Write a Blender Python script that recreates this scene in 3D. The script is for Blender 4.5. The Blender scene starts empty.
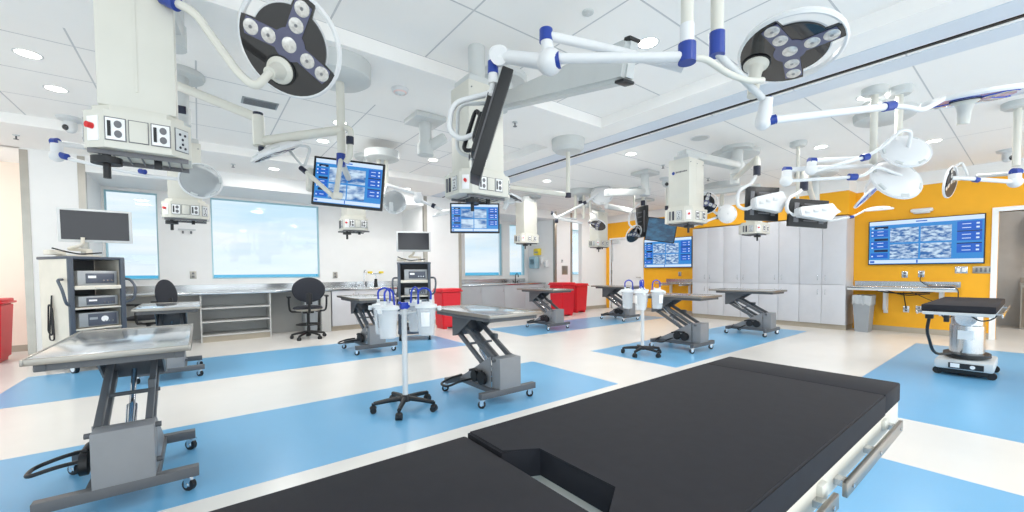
import bpy, bmesh, math, random
from mathutils import Vector as V, Matrix as MX
random.seed(7)
C = bpy.context.scene.collection
PI = math.pi
# ------------------------------------------------------------------ camera model (measured from the photograph)
FOC, CX, CY, CAMZ = 405.13, 511.18, 284.89, 1.2
YAW, PIT, ROL = math.radians(52.361), math.radians(-1.885), math.radians(-0.4293)
fw = V((math.cos(YAW)*math.cos(PIT), math.sin(YAW)*math.cos(PIT), math.sin(PIT)))
r0 = V((math.sin(YAW), -math.cos(YAW), 0)); u0 = r0.cross(fw)
RT = r0*math.cos(ROL)+u0*math.sin(ROL); UP = -r0*math.sin(ROL)+u0*math.cos(ROL)
CAM = V((0, 0, CAMZ))
def ray(x, y): return RT*((x-CX)/FOC)+UP*(-(y-CY)/FOC)+fw
def pd(x, y, d): return CAM+ray(x, y)*d              # point of the photograph at a given distance
def pz(x, y, z):
    r = ray(x, y); return CAM+r*((z-CAMZ)/r.z)
def px_(x, y, X):
    r = ray(x, y); return CAM+r*(X/r.x)
def py_(x, y, Y):
    r = ray(x, y); return CAM+r*(Y/r.y)
cam = bpy.data.cameras.new('camera'); co = bpy.data.objects.new('camera', cam); C.objects.link(co)
cam.sensor_width = 36; cam.lens = FOC/1024*36; cam.shift_x = (512-CX)/1024; cam.shift_y = (CY-256)/1024
cam.clip_start = 0.02; cam.clip_end = 20000
co.matrix_world = MX(((RT.x, UP.x, -fw.x, 0), (RT.y, UP.y, -fw.y, 0), (RT.z, UP.z, -fw.z, CAMZ), (0, 0, 0, 1)))
bpy.context.scene.camera = co
# ------------------------------------------------------------------ materials
def lin(c): return tuple((v/12.92 if v <= .04045 else ((v+.055)/1.055)**2.4) for v in c)
def rgb(r, g, b): return lin((r/255, g/255, b/255))+(1,)
MATS = {}
def mat(name, col, rough=.5, metal=0, var=.04, scale=6, emit=0, alpha=1, spec=.5, bump=0, coat=0, stretch=None):
    m = bpy.data.materials.new(name); m.use_nodes = True; nt = m.node_tree; N = nt.nodes; L = nt.links
    b = N['Principled BSDF']
    b.inputs['Roughness'].default_value = rough; b.inputs['Metallic'].default_value = metal
    b.inputs['Specular IOR Level'].default_value = spec; b.inputs['Coat Weight'].default_value = coat
    c = rgb(*col)
    tc = N.new('ShaderNodeTexCoord'); nz = N.new('ShaderNodeTexNoise'); nz.inputs['Scale'].default_value = scale
    nz.inputs['Detail'].default_value = 3
    if stretch:
        mp = N.new('ShaderNodeMapping'); mp.inputs['Scale'].default_value = stretch
        L.new(tc.outputs['Object'], mp.inputs[0]); L.new(mp.outputs[0], nz.inputs['Vector'])
    else: L.new(tc.outputs['Object'], nz.inputs['Vector'])
    rp = N.new('ShaderNodeValToRGB'); e = rp.color_ramp.elements
    e[0].position = .3; e[1].position = .7
    e[0].color = tuple(v*(1-var) for v in c[:3])+(1,); e[1].color = tuple(min(1, v*(1+var)) for v in c[:3])+(1,)
    L.new(nz.outputs['Fac'], rp.inputs[0]); L.new(rp.outputs[0], b.inputs['Base Color'])
    if bump:
        bp = N.new('ShaderNodeBump'); bp.inputs['Strength'].default_value = bump; bp.inputs['Distance'].default_value = .002
        L.new(nz.outputs['Fac'], bp.inputs['Height']); L.new(bp.outputs[0], b.inputs['Normal'])
    if emit:
        L.new(rp.outputs[0], b.inputs['Emission Color']); b.inputs['Emission Strength'].default_value = emit
    if alpha < 1: b.inputs['Alpha'].default_value = alpha
    MATS[name] = m; return m
WALL = mat('white_paint', (244, 244, 243), .6, var=.01)
WARM = mat('warm_light_paint', (252, 236, 220), .6, var=.01)  # left bay wall: its warm lighting is put into the base colour
YEL = mat('yellow_paint', (248, 178, 24), .55, var=.02)
CREAM = mat('cream_powder_coat', (216, 214, 204), .42, var=.02)
WHT = mat('white_enamel', (226, 227, 228), .3, var=.01)
LGR = mat('light_grey_enamel', (208, 211, 212), .4, var=.02)
PLATE = mat('mount_grey', (204, 207, 206), .45, var=.02)
BLUEC = mat('blue_collar', (32, 62, 150), .3)
DKB = mat('dark_navy', (24, 30, 52), .4)
BLK = mat('black_plastic', (22, 23, 26), .45)
CUSH = mat('black_cushion', (42, 42, 47), .7, var=.06, scale=30, bump=.08, spec=.18)
SSTL = mat('stainless_steel', (200, 202, 204), .2, 1, var=.04, scale=5, stretch=(1, 30, 1))
SSTT = mat('table_steel', (224, 231, 238), .15, 1, var=.03, scale=4)
SRIM = mat('rim_steel', (164, 158, 150), .35, 1, var=.05)
CHR = mat('chrome', (220, 222, 226), .12, 1, var=.02)
DGR = mat('dark_grey_paint', (92, 94, 98), .42, var=.04)
MGR = mat('mid_grey_paint', (138, 140, 144), .45, var=.04)
BLKG = mat('glossy_dark_glass', (26, 26, 30), .06, spec=.8)
LENSP = mat('led_panel_tint', (84, 86, 112), .12, spec=.7)
LENS = mat('led_lens', (206, 204, 200), .15, .4, var=.2, scale=60)
RED = mat('red_plastic', (226, 34, 50), .4, var=.03)
GRYB = mat('grey_bin_plastic', (150, 156, 162), .45, var=.03)
BAG = mat('clear_bin_liner', (214, 220, 224), .3, alpha=.6)
CLRP = mat('clear_canister_plastic', (242, 246, 250), .12, alpha=.42, spec=.7)
FOAM = mat('milky_canister_lid', (240, 244, 246), .35, alpha=.9)
HOSE = mat('blue_hose', (20, 60, 186), .3)
TAN = mat('tan_base', (178, 168, 152), .55)
GUARD = mat('steel_guard', (176, 172, 164), .35, 1, var=.06)
CABM = mat('cabinet_laminate', (208, 209, 214), .28, var=.02)
CABG = mat('base_cabinet_grey', (180, 183, 188), .35, var=.02)
SHADE = mat('shelf_grey', (196, 196, 194), .45, var=.02)
KNEE = mat('kneehole_grey', (166, 166, 164), .5, var=.02)
SLATE = mat('cart_slate', (78, 86, 98), .45)
BEIGE = mat('cart_cream', (226, 220, 207), .5)
DEV = mat('device_silver', (176, 180, 184), .35, .3)
DEVF = mat('device_front', (88, 94, 108), .35)
SCRD = mat('dark_screen', (34, 35, 42), .16, spec=.6)
FAB = mat('chair_fabric', (38, 40, 48), .85, var=.15, scale=120, bump=.2)
SEATG = mat('chair_seat_grey', (170, 166, 156), .7)
YELP = mat('yellow_plastic', (240, 214, 60), .4)
BLUP = mat('pale_blue_plastic', (166, 200, 214), .35)
REDK = mat('red_knob', (214, 30, 34), .35)
VENTM = mat('vent_grey', (152, 156, 158), .5)
SOCK = mat('socket_grey', (112, 112, 116), .5)
FRAMEW = mat('window_frame_aqua', (176, 216, 228), .4)
LAMP = mat('lamp_glow', (255, 253, 246), .4, emit=7, var=0)
SBL = mat('track_band_blue', (216, 224, 234), .5, var=.01)
MBLK = mat('track_black', (16, 16, 18), .5)
PAPER = mat('white_label', (250, 250, 250), .6)
PINK = mat('pale_pink_label', (238, 214, 210), .6)
ROOM2 = mat('side_room_grey', (190, 190, 190), .6)
BLUREF = mat('blue_reflection_paint', (22, 78, 196), .12, spec=.7)  # the floor's blue reflection painted in as the lamp face colour
DISC = mat('frosted_ring', (226, 230, 232), .25, alpha=.5)
def floor_mat(name, col, rough):
    m = mat(name, col, rough, var=.018, scale=2.2, spec=.45); return m
FLW = floor_mat('white_vinyl', (232, 229, 224), .24)
FLB = floor_mat('blue_vinyl', (112, 176, 218), .28)
def ceil_mat(name, ox, oy, sx, sy, w=.007, off=0):
    m = mat(name, (248, 246, 243), .7, var=.006, scale=3); nt = m.node_tree; N = nt.nodes; L = nt.links
    b = N['Principled BSDF']; old = b.inputs['Base Color'].links[0].from_socket
    tc = N.new('ShaderNodeTexCoord'); sp = N.new('ShaderNodeSeparateXYZ'); L.new(tc.outputs['Object'], sp.inputs[0])
    outs = []
    for k, (o, s) in enumerate(((ox, sx), (oy, sy))):
        a = N.new('ShaderNodeMath'); a.operation = 'SUBTRACT'; L.new(sp.outputs[k], a.inputs[0]); a.inputs[1].default_value = o
        f = N.new('ShaderNodeMath'); f.operation = 'PINGPONG'; L.new(a.outputs[0], f.inputs[0]); f.inputs[1].default_value = s/2
        g = N.new('ShaderNodeMath'); g.operation = 'LESS_THAN'; L.new(f.outputs[0], g.inputs[0]); g.inputs[1].default_value = w
        outs.append(g)
    mx = N.new('ShaderNodeMath'); mx.operation = 'MAXIMUM'; L.new(outs[0].outputs[0], mx.inputs[0]); L.new(outs[1].outputs[0], mx.inputs[1])
    mc = N.new('ShaderNodeMix'); mc.data_type = 'RGBA'; L.new(mx.outputs[0], mc.inputs[0]); L.new(old, mc.inputs[6]); mc.inputs[7].default_value = rgb(200, 201, 203)
    L.new(mc.outputs[2], b.inputs['Base Color']); return m
CEL = ceil_mat('ceiling_tile', 1.61, 3.29, .79, .79)
CEL2 = ceil_mat('ceiling_tile_far', 1.61, 4.86, .79, .8)
CER = ceil_mat('ceiling_panel', 4.9, .69, 3.16, .795, .006)
CPL = mat('ceiling_plain', (249, 247, 244), .7, var=.006)
def glass_mat():
    m = bpy.data.materials.new('window_glass'); m.use_nodes = True; nt = m.node_tree; N = nt.nodes; L = nt.links; N.clear()
    o = N.new('ShaderNodeOutputMaterial'); t = N.new('ShaderNodeBsdfTransparent'); t.inputs[0].default_value = (.95, .98, 1, 1)
    g = N.new('ShaderNodeBsdfGlossy'); g.inputs['Roughness'].default_value = .03; fr = N.new('ShaderNodeFresnel'); fr.inputs[0].default_value = 1.35
    mx = N.new('ShaderNodeMixShader'); L.new(fr.outputs[0], mx.inputs[0]); L.new(t.outputs[0], mx.inputs[1]); L.new(g.outputs[0], mx.inputs[2]); L.new(mx.outputs[0], o.inputs[0]); return m
GLASS = glass_mat()
def emis(name, col, st=1.0, col2=None, scale=10):
    m = bpy.data.materials.new(name); m.use_nodes = True; nt = m.node_tree; N = nt.nodes; L = nt.links
    b = N['Principled BSDF']; b.inputs['Base Color'].default_value = (.01, .01, .012, 1); b.inputs['Roughness'].default_value = .25
    b.inputs['Emission Strength'].default_value = st; b.inputs['Emission Color'].default_value = rgb(*col)
    if col2:
        tc = N.new('ShaderNodeTexCoord'); nz = N.new('ShaderNodeTexNoise'); nz.inputs['Scale'].default_value = scale; nz.inputs['Detail'].default_value = 4
        mp = N.new('ShaderNodeMapping'); mp.inputs['Rotation'].default_value = (.3, .4, .5); mp.inputs['Scale'].default_value = (1, 1.3, 2.6)
        L.new(tc.outputs['Object'], mp.inputs[0]); L.new(mp.outputs[0], nz.inputs['Vector'])
        rp = N.new('ShaderNodeValToRGB'); e = rp.color_ramp.elements; e[0].position = .38; e[1].position = .62
        e[0].color = rgb(*col); e[1].color = rgb(*col2); L.new(nz.outputs['Fac'], rp.inputs[0]); L.new(rp.outputs[0], b.inputs['Emission Color'])
    return m
S_BG = emis('screen_blue', (44, 134, 208)); S_MID = emis('screen_panel', (18, 92, 196)); S_DK = emis('screen_dark', (6, 24, 64))
S_LT = emis('screen_white', (206, 226, 250)); S_PH = emis('screen_photo', (40, 100, 168), 1, (200, 222, 240), 9); S_DIM = emis('screen_dim', (24, 62, 92), 1, (40, 96, 130), 6)
# ------------------------------------------------------------------ mesh builder
class MB:
    def __init__(s): s.bm = bmesh.new(); s.mi = 0
    def _fin(s, vs, M, mi=None):
        if M is not None: bmesh.ops.transform(s.bm, matrix=M, verts=vs)
        return s
    def _tagf(s, n0):
        for f in list(s.bm.faces)[n0:]: f.material_index = s.mi
    def box(s, c, d, M=None, bev=0, rot=None):
        n0 = len(s.bm.faces)
        T = MX.Translation(V(c))
        if rot is not None: T = T @ rot
        T = T @ MX.Diagonal((d[0], d[1], d[2], 1))
        r = bmesh.ops.create_cube(s.bm, size=1, matrix=T); vs = r['verts']
        if bev:
            es = list({e for v in vs for e in v.link_edges})
            rr = bmesh.ops.bevel(s.bm, geom=es, offset=bev, segments=2, affect='EDGES', profile=.5)
            vs = list({v for f in rr['faces'] for v in f.verts} | {v for v in vs if v.is_valid})
        if M is not None: bmesh.ops.transform(s.bm, matrix=M, verts=list({v for v in vs if v.is_valid}))
        s.bm.faces.ensure_lookup_table(); s._tagf(n0); return s
    def b2(s, lo, hi, M=None, bev=0):
        return s.box([(a+b)/2 for a, b in zip(lo, hi)], [abs(b-a) for a, b in zip(lo, hi)], M, bev)
    def cyl(s, p0, p1, r, r2=None, seg=18, M=None):
        p0 = V(p0); p1 = V(p1); d = p1-p0; n0 = len(s.bm.faces)
        q = d.to_track_quat('Z', 'Y').to_matrix().to_4x4()
        T = MX.Translation((p0+p1)/2) @ q
        if M is not None: T = M @ T
        bmesh.ops.create_cone(s.bm, cap_ends=True, segments=seg, radius1=r, radius2=r if r2 is None else r2, depth=d.length, matrix=T)
        s.bm.faces.ensure_lookup_table(); s._tagf(n0); return s
    def sph(s, c, r, M=None, sc=(1, 1, 1), seg=16):
        n0 = len(s.bm.faces); T = MX.Translation(V(c)) @ MX.Diagonal((sc[0], sc[1], sc[2], 1))
        if M is not None: T = M @ T
        bmesh.ops.create_uvsphere(s.bm, u_segments=seg, v_segments=max(6, seg//2), radius=r, matrix=T)
        s.bm.faces.ensure_lookup_table(); s._tagf(n0); return s
    def tube(s, pts, r, seg=10, closed=False, M=None, r1=None):
        pts = [V(p) for p in pts]; n = len(pts); rings = []; n0 = len(s.bm.faces)
        prev = None
        for i, p in enumerate(pts):
            if closed: t = pts[(i+1) % n]-pts[i-1]
            else: t = pts[min(i+1, n-1)]-pts[max(i-1, 0)]
            t.normalize()
            if prev is None: a = t.orthogonal().normalized()
            else:
                a = prev-t*prev.dot(t)
                a = a.normalized() if a.length > 1e-6 else t.orthogonal().normalized()
            prev = a; b = t.cross(a); rr = r if r1 is None else r+(r1-r)*i/(n-1)
            ring = []
            for k in range(seg):
                q = p+(a*math.cos(2*PI*k/seg)+b*math.sin(2*PI*k/seg))*rr
                ring.append(s.bm.verts.new(M @ q if M is not None else q))
            rings.append(ring)
        for i in range(n if closed else n-1):
            A = rings[i]; B = rings[(i+1) % n]
            for k in range(seg): s.bm.faces.new((A[k], A[(k+1) % seg], B[(k+1) % seg], B[k]))
        if not closed: s.bm.faces.new(rings[0][::-1]); s.bm.faces.new(rings[-1])
        s.bm.faces.ensure_lookup_table(); s._tagf(n0); return s
    def lathe(s, prof, M=None, seg=24, a0=0, a1=2*PI):
        full = abs(a1-a0-2*PI) < 1e-6; n0 = len(s.bm.faces); cols = []
        for k in range(seg if full else seg+1):
            a = a0+(a1-a0)*k/seg; col = []
            for r, z in prof:
                q = V((r*math.cos(a), r*math.sin(a), z)); col.append(s.bm.verts.new(M @ q if M is not None else q))
            cols.append(col)
        for k in range(len(cols) if full else len(cols)-1):
            A = cols[k]; B = cols[(k+1) % len(cols)]
            for i in range(len(prof)-1):
                try: s.bm.faces.new((A[i], B[i], B[i+1], A[i+1]))
                except ValueError: pass
        s.bm.faces.ensure_lookup_table(); s._tagf(n0); return s
    def prism(s, poly, z0, z1, M=None):
        n0 = len(s.bm.faces); f = lambda q: s.bm.verts.new(M @ V(q) if M is not None else V(q))
        A = [f((x, y, z0)) for x, y in poly]; B = [f((x, y, z1)) for x, y in poly]; n = len(poly)
        s.bm.faces.new(A[::-1]); s.bm.faces.new(B)
        for i in range(n): s.bm.faces.new((A[i], A[(i+1) % n], B[(i+1) % n], B[i]))
        s.bm.faces.ensure_lookup_table(); s._tagf(n0); return s
    def build(s, name, m, parent=None, kind=None, ang=.6):
        bm = s.bm; bmesh.ops.remove_doubles(bm, verts=bm.verts, dist=1e-5)
        bmesh.ops.recalc_face_normals(bm, faces=bm.faces)
        if parent is not None:
            bmesh.ops.transform(bm, matrix=WM.get(parent.name, MX.Identity(4)).inverted() if s_world[0] else MX.Identity(4), verts=bm.verts)
        for f in bm.faces: f.smooth = True
        for e in bm.edges:
            e.smooth = len(e.link_faces) == 2 and e.calc_face_angle(0) < ang
        me = bpy.data.meshes.new(name); bm.to_mesh(me); bm.free()
        for q in (m if isinstance(m, (list, tuple)) else [m]): me.materials.append(q)
        o = bpy.data.objects.new(name, me); C.objects.link(o)
        if parent is not None:
            o.parent = parent
            WM[o.name] = WM.get(parent.name, MX.Identity(4))
        if kind: o['kind'] = kind
        return o
WM = {}; s_world = [False]                    # s_world: part coordinates are given in the room, not in the thing
class world_coords:
    def __enter__(s): s.o = s_world[0]; s_world[0] = True
    def __exit__(s, *a): s_world[0] = s.o
def thing(name, label, cat, loc=(0, 0, 0), rz=0, group=None):
    o = bpy.data.objects.new(name, None); C.objects.link(o); o.empty_display_size = .1
    o.location = loc; o.rotation_euler = (0, 0, rz); o['label'] = label; o['category'] = cat
    if group: o['group'] = group
    WM[o.name] = MX.Translation(V(loc)) @ MX.Rotation(rz, 4, 'Z'); return o
def tag(o, label, cat, group=None):
    o['label'] = label; o['category'] = cat
    if group: o['group'] = group
    return o
def dup(root, loc, rz, label, group=None):
    r = root.copy(); C.objects.link(r); r.location = loc; r.rotation_euler = (0, 0, rz); r['label'] = label
    if group: r['group'] = group
    for ch in list(root.children):
        c = ch.copy(); C.objects.link(c); c.parent = r
        for g in list(ch.children):
            d = g.copy(); C.objects.link(d); d.parent = c
    return r
def frame(c, n, u):
    n = V(n).normalized(); u = V(u); y = (u-n*u.dot(n)).normalized(); x = y.cross(n)
    return MX(((x.x, y.x, n.x, c[0]), (x.y, y.y, n.y, c[1]), (x.z, y.z, n.z, c[2]), (0, 0, 0, 1)))
def rnd(pts, rad, n=5):
    pts = [V(p) for p in pts]; out = [pts[0]]
    for i in range(1, len(pts)-1):
        a, b, c = pts[i-1], pts[i], pts[i+1]; r = min(rad, (a-b).length*.45, (c-b).length*.45)
        p = b+(a-b).normalized()*r; q = b+(c-b).normalized()*r
        for k in range(n+1):
            t = k/n; out.append(p*(1-t)**2+b*2*t*(1-t)+q*t*t)
    return out+[pts[-1]]
def arc(c, ax, ay, r, a0, a1, n=14):
    return [V(c)+V(ax)*(r*math.cos(a0+(a1-a0)*k/n))+V(ay)*(r*math.sin(a0+(a1-a0)*k/n)) for k in range(n+1)]
def struct(b, name, m): return b.build(name, m, None, 'structure')
# ------------------------------------------------------------------ the room
ZC, YP, YB, XR = 2.95, 8.55, 9.75, 10.5
b = MB(); b.b2((-6, -4, -.1), (14, 10, 0)); floor = struct(b, 'floor', FLW)
for x0, x1, y0, y1 in ((-1.62, 3.5, 2.69, 4.08), (-1.62, 3.5, 5.67, 7.22), (4.63, 9.3, 2.69, 4.06), (4.75, 9.4, 5.73, 7.0), (4.44, 9.11, -.9, 1.16), (-1, 3.4, -.9, 1.16)):
    b = MB(); b.b2((x0, y0, 0), (x1, y1, .0015)); b.build('floor_inlay', FLB, floor)
# ceiling with raised trays on the left, flat panels on the right
TZ = ZC+.12
b = MB()
def plane_z(b, x0, x1, y0, y1, z, t=.06): b.b2((x0, y0, z), (x1, y1, z+t))
plane_z(b, 3.95, 4.55, -3, YP+.05, ZC, .2)
plane_z(b, -6, 3.95, 3.29, 4.25, ZC, .2); plane_z(b, -6, 3.95, 7.25, YP+.05, ZC, .2)
plane_z(b, -6, -1.9, YP, 10, ZC, .2)
struct(b, 'ceiling', CPL)
b = MB(); plane_z(b, -6, 3.95, -3, 3.29, TZ); struct(b, 'ceiling.001', CEL)
b = MB(); plane_z(b, -6, 3.95, 4.25, 7.25, TZ); struct(b, 'ceiling.002', CEL2)
b = MB(); plane_z(b, 4.62, 14, -3, YP+.05, ZC, .2); struct(b, 'ceiling.003', CER)
b = MB(); b.b2((4.55, -3, ZC+.03), (4.62, YP, ZC+.2)); b.b2((4.565, -3, ZC-.004), (4.6, YP, ZC+.03)); struct(b, 'trim_1', MBLK)
b = MB(); b.b2((4.27, -3, ZC-.006), (4.53, YP, ZC)); b.b2((4.66, -3, ZC-.006), (4.92, YP, ZC)); struct(b, 'trim_2', SBL)
# window wall: recessed bays between piers
def wall_open(name, x0, x1, wins, m, z1=2.95, y=YB):
    b = MB(); xs = x0
    for (a, c, s, t) in wins:
        b.b2((xs, y, 0), (a, y+.2, z1)); b.b2((a, y, 0), (c, y+.2, s)); b.b2((a, y, t), (c, y+.2, z1)); xs = c
    b.b2((xs, y, 0), (x1, y+.2, z1)); return struct(b, name, m)
W = [(-1.25, -.56, 1.1, 2.66), (.215, 2.145, 1.1, 2.67), (5.9, 7.2, 1.08, 2.62), (7.47, 8.08, 1.08, 2.62), (9.95, 10.75, 1.08, 2.62)]
wall_open('wall_back', -6, -1.9, [], WARM); wall_open('wall_back.001', -1.28, 4.1, W[:2], WALL)
wall_open('wall_back.002', 5.07, 8.2, W[2:4], WALL); wall_open('wall_back.003', 8.92, 11.2, W[4:], WALL)
for k, (x0, x1, y1) in enumerate(((-1.9, -1.28, 9.95), (4.1, 5.07, 9.95), (8.2, 8.92, 9.95), (9.35, 10.5, YP+.15))):
    b = MB(); b.b2((x0, YP, 0), (x1, y1, ZC)); struct(b, 'wall_back.%03d' % (k+4), WALL)
b = MB()
for x0, x1 in ((-1.28, 4.1), (5.07, 8.2), (8.92, 9.35)): b.b2((x0, YP, 2.71), (x1, YB, ZC+.2))
struct(b, 'wall_back.008', WALL)
for k, (x0, x1, s, t) in enumerate(W):
    b = MB(); f = .022
    b.b2((x0, YB+.05, s), (x0+f, YB+.11, t)); b.b2((x1-f, YB+.05, s), (x1, YB+.11, t)); b.b2((x0+f, YB+.05, s), (x1-f, YB+.11, s+f)); b.b2((x0+f, YB+.05, t-f), (x1-f, YB+.11, t))
    w = struct(b, 'window_%d' % (k+1), FRAMEW)
    b = MB(); b.b2((x0+f, YB+.075, s+f), (x1-f, YB+.081, t-f)); b.build('pane', GLASS, w)
    b = MB(); b.b2((x0, YB-.012, s-.025), (x1, YB+.05, s)); b.build('window_sill', WALL, w)
for k, (x, s) in enumerate(((-1.9, 1), (-1.28, -1), (4.1, 1), (5.07, -1), (8.2, 1), (8.92, -1))):
    b = MB(); b.b2((x-.005*s, YP-.005, .1), (x+.075*s, YP, 2.93)); b.b2((x-.005*s, YP, .1), (x, YP+.07, 2.93)); struct(b, 'trim_%d' % (k+3), GUARD)
b = MB(); b.b2((-6, YB-.012, 0), (-1.9, YB, .1)); b.b2((-1.9, YP-.012, 0), (-1.28, YP-.006, .1)); b.b2((4.1, YP-.012, 0), (5.07, YP-.006, .1)); b.b2((8.2, YP-.012, 0), (8.92, YP-.006, .1)); b.b2((9.35, YP-.012, 0), (XR, YP-.001, .1))
struct(b, 'baseboard_back', TAN)
# yellow wall with the far door, the doorway and the white frieze
D1 = (7.2, 8.35, 2.185); D2 = (-.6, .40, 2.13)
b = MB(); ZY = 2.72
b.b2((XR, D1[1], 0), (XR+.15, YP, ZY)); b.b2((XR, D1[0], D1[2]), (XR+.15, D1[1], ZY)); b.b2((XR, D2[1], 0), (XR+.15, D1[0], ZY)); b.b2((XR, D2[0], D2[2]), (XR+.15, D2[1], ZY)); b.b2((XR, -3, 0), (XR+.15, D2[0], ZY))
struct(b, 'wall_right', YEL)
b = MB(); b.b2((XR, -3, ZY), (XR+.15, YP, ZC)); struct(b, 'wall_right.001', WALL)
b = MB(); b.b2((9.96, 2.24, 2.26), (XR, 5.37, ZY)); struct(b, 'wall_right.002', YEL)
b = MB(); b.b2((9.96, 2.24, ZY), (XR, 5.37, ZC)); struct(b, 'wall_right.003', WALL)
b = MB(); b.b2((XR-.012, D2[1]+.06, 0), (XR, 2.2, .1)); b.b2((XR-.012, 5.4, 0), (XR, D1[0]-.05, .1)); struct(b, 'baseboard_right', TAN)
def door_frame(b, y0, y1, z, w=.055):
    b.b2((XR-.02, y1, 0), (XR+.15, y1+w, z+w)); b.b2((XR-.02, y0-w, 0), (XR+.15, y0, z+w)); b.b2((XR-.02, y0, z), (XR+.15, y1, z+w))
b = MB(); door_frame(b, D1[0], D1[1], D1[2]); b.b2((XR+.03, D1[0], .01), (XR+.08, D1[1], D1[2])); dr = struct(b, 'door_1', WALL)
b = MB(); b.b2((XR-.03, D1[1]-.33, D1[2]-.13), (XR+.03, D1[1]-.04, D1[2]-.05)); b.b2((XR-.03, D1[1]-.06, 1.5), (XR+.03, D1[1]-.03, 2.1)); b.build('door_closer', LGR, dr)
for z in (.4, 1.1, 1.85):
    b = MB(); b.cyl((XR+.015, D1[1]-.01, z), (XR+.015, D1[1]-.01, z+.12), .012); b.build('hinge', GUARD, dr)
b = MB(); b.cyl((XR+.03, D1[0]+.08, 1.0), (XR-.02, D1[0]+.08, 1.0), .012); b.cyl((XR-.02, D1[0]+.07, 1.0), (XR-.02, D1[0]+.2, 1.0), .01); b.build('door_handle', GUARD, dr)
b = MB(); door_frame(b, D2[0], D2[1], D2[2], .07); d2 = struct(b, 'door_2', WALL)
# little side room behind the doorway
b = MB(); b.b2((13.3, -3, 0), (13.4, 2.4, 2.9)); struct(b, 'wall_side_room', ROOM2)
b = MB(); b.b2((XR+.15, .75, 0), (13.4, .85, 2.9)); struct(b, 'wall_side_room.001', ROOM2)
# world and sea beyond the windows
w = bpy.data.worlds.new('world'); bpy.context.scene.world = w; w.use_nodes = True; nt = w.node_tree; N = nt.nodes; L = nt.links
bg = N['Background']; tc = N.new('ShaderNodeTexCoord'); sp = N.new('ShaderNodeSeparateXYZ'); L.new(tc.outputs['Generated'], sp.inputs[0])
rp = N.new('ShaderNodeValToRGB'); e = rp.color_ramp.elements; e[0].position = 0; e[0].color = rgb(232, 243, 249); e[1].position = .5; e[1].color = rgb(222, 238, 250)
q = rp.color_ramp.elements.new(.12); q.color = rgb(208, 235, 248)
L.new(sp.outputs[2], rp.inputs[0])
mp = N.new('ShaderNodeMapping'); mp.inputs['Scale'].default_value = (1.6, 1.6, 9); L.new(tc.outputs['Generated'], mp.inputs[0])
nz = N.new('ShaderNodeTexNoise'); nz.inputs['Scale'].default_value = 2.2; nz.inputs['Detail'].default_value = 6; L.new(mp.outputs[0], nz.inputs['Vector'])
r2 = N.new('ShaderNodeValToRGB'); r2.color_ramp.elements[0].position = .42; r2.color_ramp.elements[1].position = .62; L.new(nz.outputs['Fac'], r2.inputs[0])
mx = N.new('ShaderNodeMix'); mx.data_type = 'RGBA'; L.new(r2.outputs[0], mx.inputs[0]); L.new(rp.outputs[0], mx.inputs[6]); mx.inputs[7].default_value = rgb(246, 250, 252)
L.new(mx.outputs[2], bg.inputs['Color']); ma = N.new('ShaderNodeMapRange'); ma.inputs[1].default_value = .15; ma.inputs[2].default_value = -.35; ma.inputs[3].default_value = 1.04; ma.inputs[4].default_value = 2.3
L.new(sp.outputs[1], ma.inputs[0]); L.new(ma.outputs[0], bg.inputs['Strength'])
SEA = mat('sea_water', (84, 160, 188), 1, var=.12, scale=.02, spec=0)
b = MB(); b.b2((-6000, 60, -25), (9000, 12000, -24)); struct(b, 'ground', SEA)
s = bpy.context.scene; s.view_settings.view_transform = 'Standard'; s.view_settings.look = 'None'; s.view_settings.gamma = 1; s.view_settings.use_curve_mapping = False; s.view_settings.exposure = 0.06
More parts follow.
